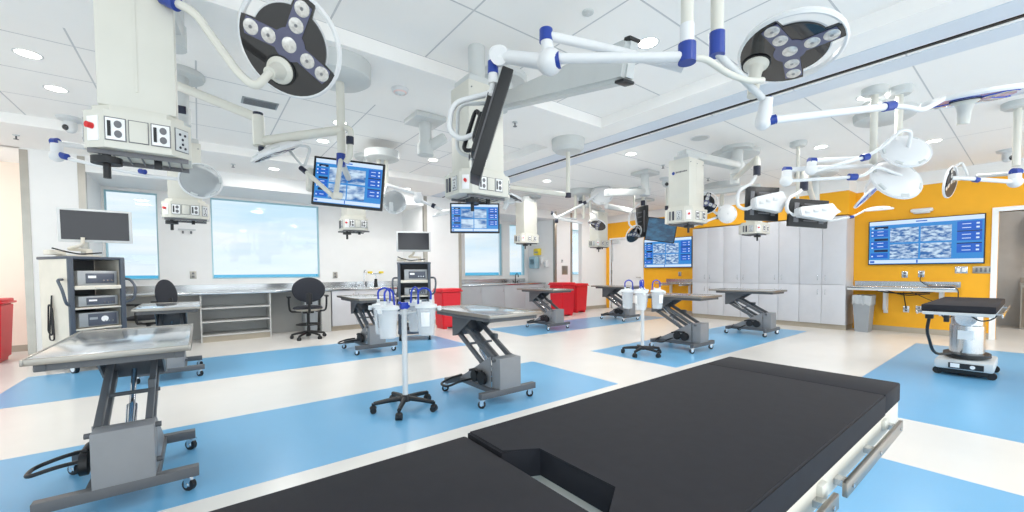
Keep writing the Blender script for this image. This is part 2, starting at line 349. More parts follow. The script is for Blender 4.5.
# ------------------------------------------------------------------ lift tables
def caster(parent, x, y, h=.085, m=CHR, a=0):
    q = MX.Translation((x, y, 0)) @ MX.Rotation(a, 4, 'Z')
    b = MB(); b.cyl((0, 0, h), (0, 0, h-.02), .018, M=q); b.box((-.017, .012, h*.62), (.005, .035, h*.55), M=q); b.box((.017, .012, h*.62), (.005, .035, h*.55), M=q); b.box((0, .008, h*.86), (.04, .04, .008), M=q)
    f = b.build('caster', m, parent)
    b = MB(); r = h*.4; b.cyl((-.012, .015, r), (.012, .015, r), r, seg=20, M=q); b.build('wheel', BLK, f)
    b = MB(); b.cyl((-.0225, .015, r), (.0225, .015, r), r*.35, M=q); b.build('axle', m, f); return f
def lift_table():
    t = thing('lift_table', '', 'table')
    zt = .83; hw = .295; y0, y1 = -.47, .68
    b = MB(); b.box((0, (y0+y1)/2, zt-.012), (2*hw-.02, y1-y0-.02, .014), bev=.004); b.build('tabletop', SSTT, t)
    b = MB()
    for sx in (-1, 1): b.box((sx*(hw-.006), (y0+y1)/2, zt-.016), (.012, y1-y0, .03), bev=.003)
    for yy in (y0+.008, y1-.008): b.box((0, yy, zt-.016), (2*hw-.02, .012, .03), bev=.003)
    b.build('raised_rim', SRIM, t)
    b = MB()
    for sx in (-1, 1): b.box((sx*.245, 0.06, zt-.05), (.04, .98, .036), bev=.004)
    b.box((0, -.4, zt-.05), (.46, .05, .034)); b.box((0, .53, zt-.05), (.46, .05, .034)); b.build('support_rail', DGR, t)
    b = MB()
    b.box((0, .42, .66), (.30, .02, .24), bev=.003)
    for sx in (-1, 1):
        q = MX(((0, 0, 1, sx*.145-.005), (1, 0, 0, 0), (0, 1, 0, 0), (0, 0, 0, 1)))
        b.prism([(.42, .54), (.34, .56), (.02, .77), (.02, .785), (.42, .785)], 0, .01, q)
    b.build('mounting_bracket', DGR, t)
    for sx in (-1, 1):
        for (za, zb, ya, yb) in ((.70, .40, .33, -.22), (.575, .27, .38, -.17)):
            b = MB(); p = V((sx*.1, ya, za)); q = V((sx*.1, yb, zb)); d = q-p
            R = MX.Rotation(math.atan2(d.z, d.y), 4, 'X'); b.box((p+q)/2, (.03, d.length, .045), rot=R, bev=.003); b.build('lift_arm', DGR, t)
    b = MB(); b.cyl((0, -.1, .2), (0, .12, .42), .026); b.cyl((0, .12, .42), (0, .3, .6), .014); ac = b.build('actuator', CHR, t)
    b = MB(); b.cyl((-.13, .12, .495), (.13, .12, .495), .012); b.box((.1, .02, .56), (.03, .07, .05)); b.build('cross_rod', DGR, t)
    b = MB(); b.box((0.01, -.29, .255), (.24, .13, .32), bev=.005); bb = b.build('base_box', MGR, t)
    for q in ((-.14, .39), (.125, .39), (.125, .2)):
        b = MB(); b.cyl((q[0], -.28, q[1]), (q[0]+.03, -.28, q[1]), .014); b.build('bolt', DGR, bb)
    for sx in (-1, 1):
        q = MX(((0, 0, 1, sx*.122-.004+.005), (1, 0, 0, 0), (0, 1, 0, 0), (0, 0, 0, 1)))
        b = MB(); b.prism([(-.22, .42), (-.22, .13), (.3, .13), (.26, .16)], 0, .008, q); b.build('gusset_plate', MGR, t)
    for yy in (-.33, .33):
        b = MB(); b.box((0, yy, .11), (.62 if yy < 0 else .58, .055, .055), bev=.004); b.build('foot_bar', DGR, t)
    b = MB()
    for sx in (-1, 1): b.box((sx*.12, 0, .108), (.045, .61, .045), bev=.003)
    b.build('base_beam', DGR, t)
    b = MB(); b.cyl((-.18, -.02, .21), (-.148, -.02, .21), .055); b.cyl((-.18, -.14, .21), (-.148, -.14, .21), .06); b.tube(rnd([(-.165, .07, .25), (-.165, -.02, .275), (-.165, -.14, .275)], .04), .012); b.build('motor', BLK, t)
    b = MB(); b.tube(rnd([(-.14, .27, .16), (-.30, .22, .16), (-.42, .2, .13), (-.42, .06, .13), (-.3, .05, .16), (-.14, .07, .16)], .05), .011); b.build('pedal_loop', BLK, t)
    for sx in (-1, 1):
        for yy in (-.33, .33): caster(t, sx*.275, yy, a=.8)
    return t
tbl = lift_table()
TSP = [(-.335, 3.17, 0, 'stainless lift table nearest the camera on the left, steel top reflecting the window', 'stainless lift tables'),
       (2.225, 3.27, 0, 'stainless lift table on blue floor right behind the nearest suction stand', 0),
       (5.87, 3.32, 0, 'stainless lift table half hidden behind the farther suction stand with blue hoses', 0),
       (8.2, 3.24, 0, 'stainless lift table standing directly in front of the tall grey cabinets', 0),
       (-.28, 6.3, 0, 'stainless lift table behind the nearest one, in front of the left office chair', 0),
       (2.08, 6.32, 0, 'stainless lift table behind the white canisters, near the round backed office chair', 0),
       (5.85, 6.32, 0, 'stainless lift table in front of the two red bins by the column', 0),
       (8.2, 6.25, 0, 'farthest stainless lift table, standing before the white door', 0)]
for i, (x, y, rz, lb, _) in enumerate(TSP):
    if i == 0: tbl.location = (x, y, 0); tbl['label'] = lb; tbl['group'] = 'stainless lift tables'
    else: dup(tbl, (x, y, 0), rz, lb, 'stainless lift tables')
# ------------------------------------------------------------------ suction stands and canisters
def stand():
    t = thing('suction_stand', '', 'stand')
    b = MB(); b.cyl((0, 0, .1), (0, 0, .93), .0235, seg=20); b.build('pole', WHT, t)
    b = MB(); b.lathe([(0, .075), (.05, .075), (.05, .1), (.035, .125), (.026, .13), (0, .13)]); b.build('hub', BLK, t)
    for k in range(5):
        a = 2*PI*k/5+.35; d = V((math.cos(a), math.sin(a), 0)); n = V((-d.y, d.x, 0))
        b = MB(); b.tube([d*.03+V((0, 0, .1)), d*.16+V((0, 0, .092)), d*.265+V((0, 0, .08))], .024, 8, r1=.017); b.build('leg', BLK, t)
        b = MB(); c = d*.27; b.cyl(c+V((0, 0, .085)), c+V((0, 0, .04)), .012); b.sph(c+V((0, 0, .045)), .03, sc=(1, 1, .7)); cs = b.build('caster', BLK, t)
        b = MB(); b.cyl(c-n*.026+V((0, 0, .026)), c+n*.026+V((0, 0, .026)), .026); b.build('wheel', BLK, cs)
    b = MB()
    for a in (2.26, 3.5, 5.5, .62):
        d = V((math.cos(a), math.sin(a), 0)); b.cyl(d*.02+V((0, 0, .85)), d*.11+V((0, 0, .85)), .009)
    b.cyl((0, 0, .83), (0, 0, .87), .034); b.build('canister_holder', WHT, t)
    b = MB(); b.box((0, 0, .91), (.07, .05, .06), bev=.01); b.cyl((-.05, 0, .94), (.05, 0, .9), .012); b.build('manifold', HOSE, t)
    return t
def canister():
    t = thing('suction_canister', '', 'canister')
    b = MB(); b.lathe([(0, -.25), (.066, -.25), (.082, -.03), (.082, 0), (.077, 0), (.077, -.03), (.062, -.242), (0, -.242)], seg=24); b.build('canister_body', CLRP, t)
    b = MB(); b.lathe([(0, .035), (.03, .035), (.05, .02), (.09, .012), (.097, -.012), (.09, -.016), (.083, 0), (0, 0)], seg=24)
    b.cyl((.04, 0, .02), (.04, 0, .055), .013); b.cyl((-.05, 0, .02), (-.05, 0, .05), .01); b.box((.115, 0, -.02), (.03, .03, .04), bev=.005); b.build('lid', FOAM, t)
    b = MB(); b.tube(rnd([(.04, 0, .05), (.045, 0, .13), (-.02, 0, .16), (-.07, .01, .13), (-.075, .02, .0), (-.07, .03, -.02)], .06), .0085, 8); b.build('suction_hose', HOSE, t)
    b = MB(); b.lathe([(.0825, -.05), (.0835, -.05), (.076, -.17), (.075, -.17)], seg=8, a0=-1.9, a1=-1.0); b.build('label_strip', PAPER, t)
    return t
st = stand(); cn = canister(); first = True
for i, (x, y, lb, who) in enumerate(((1.41, 3.36, 'white suction stand with black star base on the blue floor before the centre lift table', 'nearer suction stand'),
                                     (5.0, 3.42, 'farther white suction stand with black star base, before the distant lift tables', 'farther suction stand'))):
    if i == 0: st.location = (x, y, 0); st['label'] = lb; st['group'] = 'suction stands'
    else: dup(st, (x, y, 0), .5, lb, 'suction stands')
    for ox, oy, a, w in ((-.2, .05, 2.4, 'left'), (-.085, -.19, 3.8, 'front'), (.2, -.03, 5.6, 'right'), (.06, .2, .7, 'back')):
        p = (x+.79*ox+.61*oy, y-.61*ox+.79*oy, .91); l2 = 'clear suction canister with blue hose, %s one on the %s' % (w, who)
        if first: cn.location = p; cn.rotation_euler.z = a; cn['label'] = l2; cn['group'] = 'suction canisters'; first = False
        else: dup(cn, p, a+.3*i, l2, 'suction canisters')
# ------------------------------------------------------------------ black operating table in the foreground
t = thing('operating_table', 'long black cushioned operating table filling the foreground, white frame with steel side rails', 'operating table', (.6, .53, 0))
with world_coords():
    Y0, Y1, ZT = .262, .798, .83
    b = MB(); b.b2((1.59, Y0, ZT-.06), (1.795, Y1, ZT), bev=.005); b.build('head_cushion', CUSH, t)
    q = [(1.585, Y0), (1.585, Y1), (.485, Y1), (.485, .665), (.56, .63), (.56, .43), (.485, .395), (.485, Y0)]
    b = MB(); b.prism(q, ZT-.06, ZT); bmesh.ops.bevel(b.bm, geom=[e for e in b.bm.edges if min(v.co.z for v in e.verts) > ZT-.01], offset=.004, segments=3, affect='EDGES'); b.build('seat_cushion', CUSH, t)
    b = MB(); b.b2((-.45, Y0, ZT-.072), (.478, Y1, ZT-.006), bev=.007); b.build('leg_cushion', CUSH, t)
    b = MB(); b.b2((.57, Y0+.004, ZT-.125), (1.795, Y1-.004, ZT-.062), bev=.004); b.b2((-.45, Y0+.004, ZT-.125), (.40, Y1-.004, ZT-.074), bev=.004); b.b2((.40, Y0+.03, ZT-.12), (.57, .36, ZT-.085)); b.b2((.40, .70, ZT-.12), (.57, Y1-.06, ZT-.085)); b.build('table_frame', BEIGE, t)
    for (xa, xb) in ((1.08, 1.665), (.1, 1.02)):
        for yy, sg in ((Y0-.022, 1), (Y1+.022, -1)):
            b = MB(); b.b2((xa, yy-.005, ZT-.118), (xb, yy+.005, ZT-.086), bev=.002); rl = b.build('side_rail', SRIM, t)
            for k in range(3):
                x = xa+.04+(xb-xa-.08)*k/2
                b = MB(); b.b2((x-.014, min(yy, yy+.028*sg), ZT-.108), (x+.014, max(yy, yy+.028*sg), ZT-.094)); b.cyl((x, yy-.0055, ZT-.102), (x, yy-.008, ZT-.102), .005) ; b.build('rail_spacer', SSTL, rl)
    b = MB(); b.b2((1.56, Y0-.006, ZT-.1), (1.6, Y0+.02, ZT-.07), bev=.006); b.build('rail_latch', CREAM, t)
    b = MB(); b.b2((.99, Y0-.008, ZT-.11), (1.03, Y0+.02, ZT-.07), bev=.008); b.build('rail_latch', CREAM, t)
    b = MB(); b.b2((.55, .36, .24), (.95, .7, ZT-.118), bev=.02); b.build('pedestal', SSTL, t)
    b = MB(); b.b2((.2, .28, .05), (1.3, .78, .22), bev=.03); b.build('base', SSTL, t)
    for x in (.28, 1.22):
        for y in (.33, .73):
            b = MB(); b.cyl((x-.02, y, .04), (x+.02, y, .04), .04); b.build('caster', BLK, t)
# ------------------------------------------------------------------ operating table at the right
t = thing('operating_table', 'small operating table with black pad and steel pedestal near the yellow wall', 'operating table', (6.95, .47, 0))
b = MB(); b.box((-.2, 0, .8), (1.72, .5, .07), bev=.012); b.build('cushion', CUSH, t)
b = MB(); b.box((-.2, 0, .748), (1.74, .48, .03), bev=.005); b.box((-.1, 0, .72), (1.1, .34, .03)); b.build('table_frame', LGR, t)
for sy in (-1, 1):
    b = MB(); b.box((-.2, sy*.285, .745), (1.6, .012, .035), bev=.003); b.box((-.8, sy*.262, .745), (.03, .04, .016)); b.box((.4, sy*.262, .745), (.03, .04, .016)); b.build('side_rail', SSTL, t)
b = MB(); b.lathe([(0, .2), (.17, .2), (.17, .55), (.16, .56), (.16, .7), (0, .7)], MX.Diagonal((1.0, .82, 1, 1)), 28); pe = b.build('pedestal', SSTL, t)
b = MB(); b.box((-.172, 0, .45), (.006, .12, .1)); b.build('label_plate', PAPER, pe)
b = MB(); b.cyl((-.14, 0, .64), (-.19, 0, .64), .085, seg=24); b.build('gear_disc', CHR, pe)
b = MB(); b.box((0, 0, .13), (.7, .44, .1), bev=.02); b.build('base', LGR, t)
b = MB(); b.box((0, 0, .06), (.6, .38, .07), bev=.01); b.cyl((-.28, -.2, .04), (-.24, -.2, .04), .04); b.cyl((-.28, .2, .04), (-.24, .2, .04), .04); b.cyl((.24, -.2, .04), (.28, -.2, .04), .04); b.cyl((.24, .2, .04), (.28, .2, .04), .04); b.build('base_skirt', BLK, t)
b = MB(); b.box((-.352, -.02, .125), (.012, .26, .06)); fp = b.build('control_panel', BLK, t)
b = MB(); b.box((-.36, .06, .128), (.006, .07, .045)); b.cyl((-.358, -.07, .125), (-.366, -.07, .125), .02); b.build('power_switch', PAPER, fp)
b = MB(); b.lathe([(.15, .2), (.22, .2), (.22, .235), (.15, .235)], MX.Diagonal((1.2, .85, 1, 1)), 24); b.build('pedestal_boot', BLK, t)
b = MB(); b.tube(rnd([(-.95, .2, .7), (-.93, .22, .55), (-.6, .2, .26), (-.25, .1, .24)], .15), .014); b.build('power_cord', BLK, t)
b = MB(); b.box((-.95, .2, .705), (.05, .06, .05), bev=.006); b.box((-.93, .08, .7), (.05, .04, .09), bev=.006); b.build('rail_clamp', BLK, t)
b = MB(); b.tube(rnd([(-.5, -.05, .7), (-.5, -.12, .64), (-.45, -.2, .66), (-.4, -.24, .72)], .04), .007); b.tube(rnd([(-.6, .16, .72), (-.58, .12, .65), (-.5, .08, .68)], .04), .007); b.build('cable', BLK, t)
# ------------------------------------------------------------------ tall cabinets in front of the yellow wall
YC0, YC1 = 2.26, 5.35; wu = (YC1-YC0)/4
CABL = ['tall grey cabinet at the right end, next to the grey waste bin', 'tall grey cabinet second from the waste bin, behind the dark backed monitor',
        'tall grey cabinet third from the waste bin, behind the lift table', 'tall grey cabinet at the left end, next to the wall screen by the door']
for k in range(4):
    ya = YC0+k*wu; yb = ya+wu
    t = thing('tall_cabinet', CABL[k], 'cabinet', (10.2, (ya+yb)/2, 0), group='tall grey cabinets')
    with world_coords():
        b = MB(); b.b2((9.975, ya+.001, .1), (XR-.005, yb-.001, 2.24)); b.build('body', CABM, t)
        b = MB(); b.b2((10.0, ya+.001, 0), (XR-.02, yb-.001, .1)); b.build('toe_kick', TAN, t)
        for j in range(2):
            y0 = ya+j*wu/2+.003; y1 = ya+(j+1)*wu/2-.003; yh = y1-.06 if j == 0 else y0+.06
            for (z0, z1, zh) in ((.105, .886, .74), (.894, 2.235, 1.03)):
                b = MB(); b.b2((9.953, y0, z0), (9.974, y1, z1), bev=.002); d = b.build('door', CABM, t)
                b = MB(); b.tube(rnd([(9.953, yh, zh-.05), (9.925, yh, zh-.05), (9.925, yh, zh+.05), (9.953, yh, zh+.05)], .01, 3), .005, 8); b.build('handle', SSTL, d)
# ------------------------------------------------------------------ counters
t = thing('counter', 'stainless counter shelf with white brackets under the big screen on the yellow wall', 'counter', (10.2, 1.5, 0))
with world_coords():
    b = MB(); b.b2((9.93, .80, .835), (XR-.003, 2.235, .87), bev=.004); b.b2((XR-.02, .80, .87), (XR-.003, 2.235, .96)); b.build('worktop', SSTL, t)
    b = MB(); b.b2((9.925, .79, .80), (9.94, 2.235, .835)); b.build('front_edge', LGR, t)
    for y in (1.02, 1.76):
        b = MB(); b.b2((XR-.05, y-.03, .35), (XR-.003, y+.03, .83)); b.b2((9.98, y-.03, .79), (XR-.05, y+.03, .832)); b.b2((XR-.14, y-.025, .42), (XR-.05, y+.025, .8)); b.build('bracket', WHT, t)
t = thing('counter', 'short stainless counter shelf under the smaller looking wall screen beside the cabinets', 'counter', (10.2, 6.0, 0))
with world_coords():
    b = MB(); b.b2((9.93, 5.36, .835), (XR-.003, 6.4, .87), bev=.004); b.b2((XR-.02, 5.36, .87), (XR-.003, 6.4, .96)); b.build('worktop', SSTL, t)
    for y in (5.7, 6.25):
        b = MB(); b.b2((XR-.05, y-.03, .4), (XR-.003, y+.03, .83)); b.b2((9.98, y-.03, .79), (XR-.05, y+.03, .832)); b.build('bracket', WHT, t)
YF = 8.8
t = thing('counter', 'long stainless counter running below the two left windows', 'counter', (1.4, 9.2, 0))
with world_coords():
    b = MB(); b.b2((-1.277, YF-.02, .835), (4.097, YB-.002, .875), bev=.004); b.b2((-1.277, YB-.025, .875), (4.097, YB-.002, .99)); b.build('worktop', SSTL, t)
    for xa, xb in ((-1.277, 0), (1.07, 1.945)):
        b = MB(); b.b2((xa, YF+.56, .0), (xb, YF+.58, .83)); b.build('kneehole_panel', KNEE, t)
t = thing('shelf_unit', 'open grey shelf unit with two shelves under the counter below the large window', 'shelf', (.53, 9.2, 0))
with world_coords():
    for x in (.005, 1.045):
        b = MB(); b.b2((x, YF+.005, 0), (x+.022, YF+.55, .832)); b.build('side_panel', SHADE, t)
    for z in (.1, .34, .58):
        b = MB(); b.b2((.028, YF+.005, z), (1.044, YF+.55, z+.025)); b.build('shelf', SHADE, t)
    b = MB(); b.b2((.028, YF+.5, .126), (1.044, YF+.53, .832)); b.build('back_panel', SHADE, t)
    b = MB(); b.b2((.028, YF+.03, 0), (1.044, YF+.05, .099)); b.build('toe_kick', TAN, t)
def base_cab(x0, x1, label, m, nd=2, grp='base cabinets'):
    t = thing('base_cabinet', label, 'cabinet', ((x0+x1)/2, YF+.3, 0), group=grp)
    with world_coords():
        b = MB(); b.b2((x0+.001, YF+.02, .1), (x1-.001, YF+.6, .832)); b.build('body', m, t)
        b = MB(); b.b2((x0+.001, YF+.05, 0), (x1-.001, YF+.6, .099)); b.build('toe_kick', TAN, t)
        for j in range(nd):
            a = x0+(x1-x0)*j/nd+.003; c = x0+(x1-x0)*(j+1)/nd-.003
            b = MB(); b.b2((a, YF, .105), (c, YF+.019, .828), bev=.002); d = b.build('door', m, t)
            xh = c-.05 if j % 2 == 0 else a+.05
            b = MB(); b.tube(rnd([(xh, YF, .66), (xh, YF-.028, .66), (xh, YF-.028, .76), (xh, YF, .76)], .01, 3), .005, 8); b.build('handle', SSTL, d)
b = MB(); b.b2((1.95, YF+.01, 0), (2.13, YF+.55, .832)); tag(b.build('divider_panel', SHADE), 'grey divider panel under the counter beside the round backed office chair', 'panel')
base_cab(2.15, 3.1, 'white base cabinet below the eyewash, left of the equipment cart', CABM); base_cab(3.1, 4.09, 'white base cabinet hidden behind the farther equipment cart', CABM)
t = thing('counter', 'stainless counter below the middle windows between the two columns', 'counter', (6.6, 9.2, 0))
with world_coords():
    b = MB(); b.b2((5.073, YF-.02, .835), (8.05, YB-.002, .875), bev=.004); b.b2((5.073, YB-.025, .875), (8.05, YB-.002, .985)); b.build('worktop', SSTL, t)
for k, lb in enumerate(('grey base cabinet next to the column with the red bin', 'grey base cabinet second from the column with the red bin', 'grey base cabinet left of the dark faucet', 'grey base cabinet right of the dark faucet')):
    base_cab(5.08+k*.74, 5.08+(k+1)*.74, lb, CABG, 1, 'grey base cabinets')
def faucet(x, y, z, label, m, h=.3):
    t = thing('faucet', label, 'faucet', (x, y, z))
    b = MB(); b.cyl((0, 0, 0), (0, 0, .04), .03); b.cyl((0, 0, .04), (0, 0, h-.07), .014); b.tube(arc((0, -.07, h-.07), (0, 1, 0), (0, 0, 1), .07, 0, PI), .012); b.cyl((0, -.14, h-.07), (0, -.14, h-.1), .014); b.build('spout', m, t)
    for sx in (-1, 1):
        b = MB(); b.cyl((sx*.08, 0, 0), (sx*.08, 0, .05), .018); b.cyl((sx*.08, 0, .05), (sx*.14, -.03, .06), .008); b.build('tap_handle', m, t)
faucet(3.0, 9.4, .876, 'tall chrome gooseneck faucet on the left counter, beside the yellow capped eyewash', CHR, .38)
faucet(7.45, 9.45, .876, 'dark faucet standing on the counter below the middle windows', BLK, .26)
t = thing('eyewash_station', 'black eyewash with two yellow caps on the counter near the farther equipment cart', 'eyewash', (3.25, 9.35, .876))
b = MB(); b.cyl((0, 0, 0), (0, 0, .18), .045, .03); b.build('base', BLK, t)
b = MB(); b.cyl((0, 0, .18), (0, 0, .3), .012); b.cyl((-.13, 0, .3), (.13, 0, .3), .012); b.build('pipe', CHR, t)
for sx in (-1, 1):
    b = MB(); b.lathe([(0, .305), (.05, .305), (.06, .35), (0, .36)], MX.Translation((sx*.13, 0, 0))); b.build('cap', YELP, t)
# ------------------------------------------------------------------ waste bins and red bins
def red_bin(x, y, rz, label, h=.87, w=.46, d=.4):
    t = thing('red_bin', label, 'bin', (x, y, 0), rz, 'red waste bins')
    b = MB(); a, c = w/2*.86, d/2*.86
    lo = [(-a, -c), (a, -c), (a, c), (-a, c)]; hi = [(-w/2, -d/2), (w/2, -d/2), (w/2, d/2), (-w/2, d/2)]
    A = [b.bm.verts.new((x, y, .04)) for x, y in lo]; B = [b.bm.verts.new((x, y, h*.9)) for x, y in hi]
    b.bm.faces.new(A[::-1]); b.bm.faces.new(B)
    for i in range(4): b.bm.faces.new((A[i], A[(i+1) % 4], B[(i+1) % 4], B[i]))
    bmesh.ops.bevel(b.bm, geom=list(b.bm.edges), offset=.02, segments=2, affect='EDGES'); b.build('bin_body', RED, t)
    b = MB(); b.box((0, 0, h*.9+.012), (w+.05, d+.05, .03), bev=.01); b.box((0, 0, h*.9+.045), (w+.01, d+.01, .045), bev=.018); b.build('bin_lid', RED, t)
    for sx in (-1, 1):
        b = MB(); b.box((sx*a*.7, 0, .02), (.07, d*.8, .04)); b.build('foot', RED, t)
    return t
red_bin(4.22, 7.72, 0, 'red waste bin with closed lid right of the farther equipment cart')
red_bin(7.78, 7.83, 0, 'red waste bin before the column, nearer of the two side by side', .92, .5, .5)
red_bin(8.76, 8.25, 0, 'red waste bin by the narrow window, farther of the two side by side', .86, .5, .5)
red_bin(-2.38, 8.8, 0, 'red waste bin at the left edge of the room, beyond the tall equipment cart', .9, .5, .5)
t = thing('waste_bin', 'grey waste bin with clear liner beside the tall cabinets', 'bin', (10.13, 2.02, 0), 0)
def bin_body(t, w0, d0, w1, d1, h):
    b = MB(); A = [b.bm.verts.new((x*w0/2, y*d0/2, 0)) for x, y in ((-1, -1), (1, -1), (1, 1), (-1, 1))]; B = [b.bm.verts.new((x*w1/2, y*d1/2, h)) for x, y in ((-1, -1), (1, -1), (1, 1), (-1, 1))]
    E = [b.bm.verts.new((x*(w1/2-.01), y*(d1/2-.01), h)) for x, y in ((-1, -1), (1, -1), (1, 1), (-1, 1))]; F = [b.bm.verts.new((x*(w0/2-.01), y*(d0/2-.01), .02)) for x, y in ((-1, -1), (1, -1), (1, 1), (-1, 1))]
    for P, Q in ((A, B), (B, E), (E, F)):
        for i in range(4): b.bm.faces.new((P[i], P[(i+1) % 4], Q[(i+1) % 4], Q[i]))
    b.bm.faces.new(A[::-1]); b.bm.faces.new(F); b.build('bin_body', GRYB, t)
    b = MB(); b.tube([(x*w1/2, y*d1/2, h) for x, y in ((-1, -1), (1, -1), (1, 1), (-1, 1))], .014, 8, closed=True); b.build('rim', GRYB, t)
bin_body(t, .3, .2, .4, .26, .66)
b = MB()
n = 40; R0 = []; R1 = []; R2 = []
for k in range(n):
    a = 2*PI*k/n; sx = max(-1, min(1, 1.35*math.cos(a))); sy = max(-1, min(1, 1.35*math.sin(a))); j = random.uniform(-.012, .012)
    R0.append(b.bm.verts.new((sx*.18, sy*.11, .64))); R1.append(b.bm.verts.new((sx*.215, sy*.145, .7+j))); R2.append(b.bm.verts.new((sx*(.215+j), sy*(.148+j), .53+2*j)))
for P, Q in ((R0, R1), (R1, R2)):
    for k in range(n): b.bm.faces.new((P[k], P[(k+1) % n], Q[(k+1) % n], Q[k]))
b.build('bin_liner', BAG, t)
t = thing('waste_bin', 'grey waste bin in the kneehole behind the round backed office chair', 'bin', (1.78, 9.05, 0), 0); bin_body(t, .2, .3, .26, .38, .7)
# ------------------------------------------------------------------ office chairs
def chair(loc, rz, label, footring=True):
    t = thing('office_chair', label, 'chair', loc, rz, 'black office chairs')      # faces +Y
    zs = .56
    b = MB(); b.lathe([(0, .05), (.04, .05), (.05, .1), (.03, .13), (.03, .2), (0, .2)]); b.build('hub', BLK, t)
    for k in range(5):
        a = 2*PI*k/5+.3; d = V((math.cos(a), math.sin(a), 0)); n = V((-d.y, d.x, 0))
        b = MB(); b.tube([d*.03+V((0, 0, .12)), d*.16+V((0, 0, .1)), d*.28+V((0, 0, .075))], .026, 8, r1=.018); b.build('leg', BLK, t)
        b = MB(); c = d*.285; b.cyl(c+V((0, 0, .085)), c+V((0, 0, .05)), .012); b.sph(c+V((0, 0, .045)), .028); cs = b.build('caster', BLK, t)
        b = MB(); b.cyl(c-n*.028+V((0, 0, .028)), c+n*.028+V((0, 0, .028)), .028); b.build('wheel', BLK, cs)
    b = MB(); b.cyl((0, 0, .18), (0, 0, zs-.08), .026); b.box((0, 0, zs-.07), (.18, .2, .05), bev=.01); b.build('gas_lift', BLK, t)
    if footring:
        b = MB(); b.tube(arc((0, 0, .26), (1, 0, 0), (0, 1, 0), .2, 0, 2*PI, 28)[:-1], .011, 8, closed=True); b.cyl((-.2, 0, .26), (.2, 0, .26), .01); b.cyl((0, -.2, .26), (0, .2, .26), .01); b.build('foot_ring', BLK, t)
    b = MB(); b.sph((0, .02, zs), .25, sc=(1, .95, .2), seg=28); b.build('seat', FAB, t)
    b = MB(); b.lathe([(0, -.055), (.2, -.05), (.235, -.02), (.23, 0)], MX.Translation((0, .02, zs)), 28); b.build('seat_shell', SEATG, t)
    q = MX.Translation((0, -.24, .9)) @ MX.Rotation(-.12, 4, 'X')
    b = MB(); b.sph((0, 0, 0), .25, M=q, sc=(1.08, .17, .9), seg=32); b.build('backrest', FAB, t)
    b = MB(); b.tube(rnd([(0, -.1, zs-.07), (0, -.3, zs-.06), (0, -.3, zs+.1), (0, -.285, .85)], .08), .022, 8); b.box((0, -.285, .74), (.1, .02, .2), bev=.006); b.build('back_support', BLK, t)
    for sx in (-1, 1):
        b = MB(); b.tube(rnd([(sx*.12, -.02, zs-.06), (sx*.29, -.02, zs-.06), (sx*.31, -.02, zs+.05), (sx*.31, -.03, .76)], .09), .017, 8); ar = b.build('armrest', BLK, t)
        b = MB(); b.box((sx*.31, 0, .775), (.07, .24, .03), bev=.013); b.build('arm_pad', BLK, ar)
    return t
chair((1.58, 8.17, 0), -.12, 'black office chair with round back facing the counter below the large window')
chair((-.60, 7.95, 0), 1.15, 'black office chair half hidden behind lift tables, beside the tall equipment cart', False)
# ------------------------------------------------------------------ equipment carts
def flat_monitor(t, M, w, h, bez, scr, bname='monitor', bw=.03, dep=.05):
    b = MB(); b.box((0, 0, 0), (w, h, dep), M=M, bev=.008); b.box((0, 0, -dep*.8), (w*.6, h*.6, dep*.8), M=M, bev=.01); mo = b.build(bname, bez, t)
    b = MB(); b.box((0, .004, dep/2+.001), (w-2*bw, h-2*bw, .004), M=M); b.build('screen', scr, mo); return mo
def device(name, par, rz, loc, w, d, h, label, big=False):
    t = thing(name, label, 'medical device', loc, rz, 'devices on the equipment carts')
    b = MB(); b.box((0, 0, h/2+.008), (w, d, h-.012), bev=.006); b.build('case', DEV, t)
    b = MB(); b.box((.02 if not big else .03, -d/2-.004, h/2+.006), (w*.72, .01, h*.62 if not big else h*.8), bev=.003); f = b.build('front_panel', DEVF, t)
    for k in range(3):
        b = MB(); b.cyl((w*(.12+.1*k), -d/2-.008, h*.4), (w*(.12+.1*k), -d/2-.018, h*.4), .008); b.build('knob', CHR, f)
    b = MB(); b.box((-w*.16, -d/2-.0095, h*.62), (w*.2, .003, h*.16)); b.build('display', PAPER if not big else DEV, f)
    if big:
        b = MB(); b.cyl((w*.12, -d/2-.008, h*.55), (w*.12, -d/2-.012, h*.55), h*.2, M=None); b.build('badge', PAPER, f)
    return t
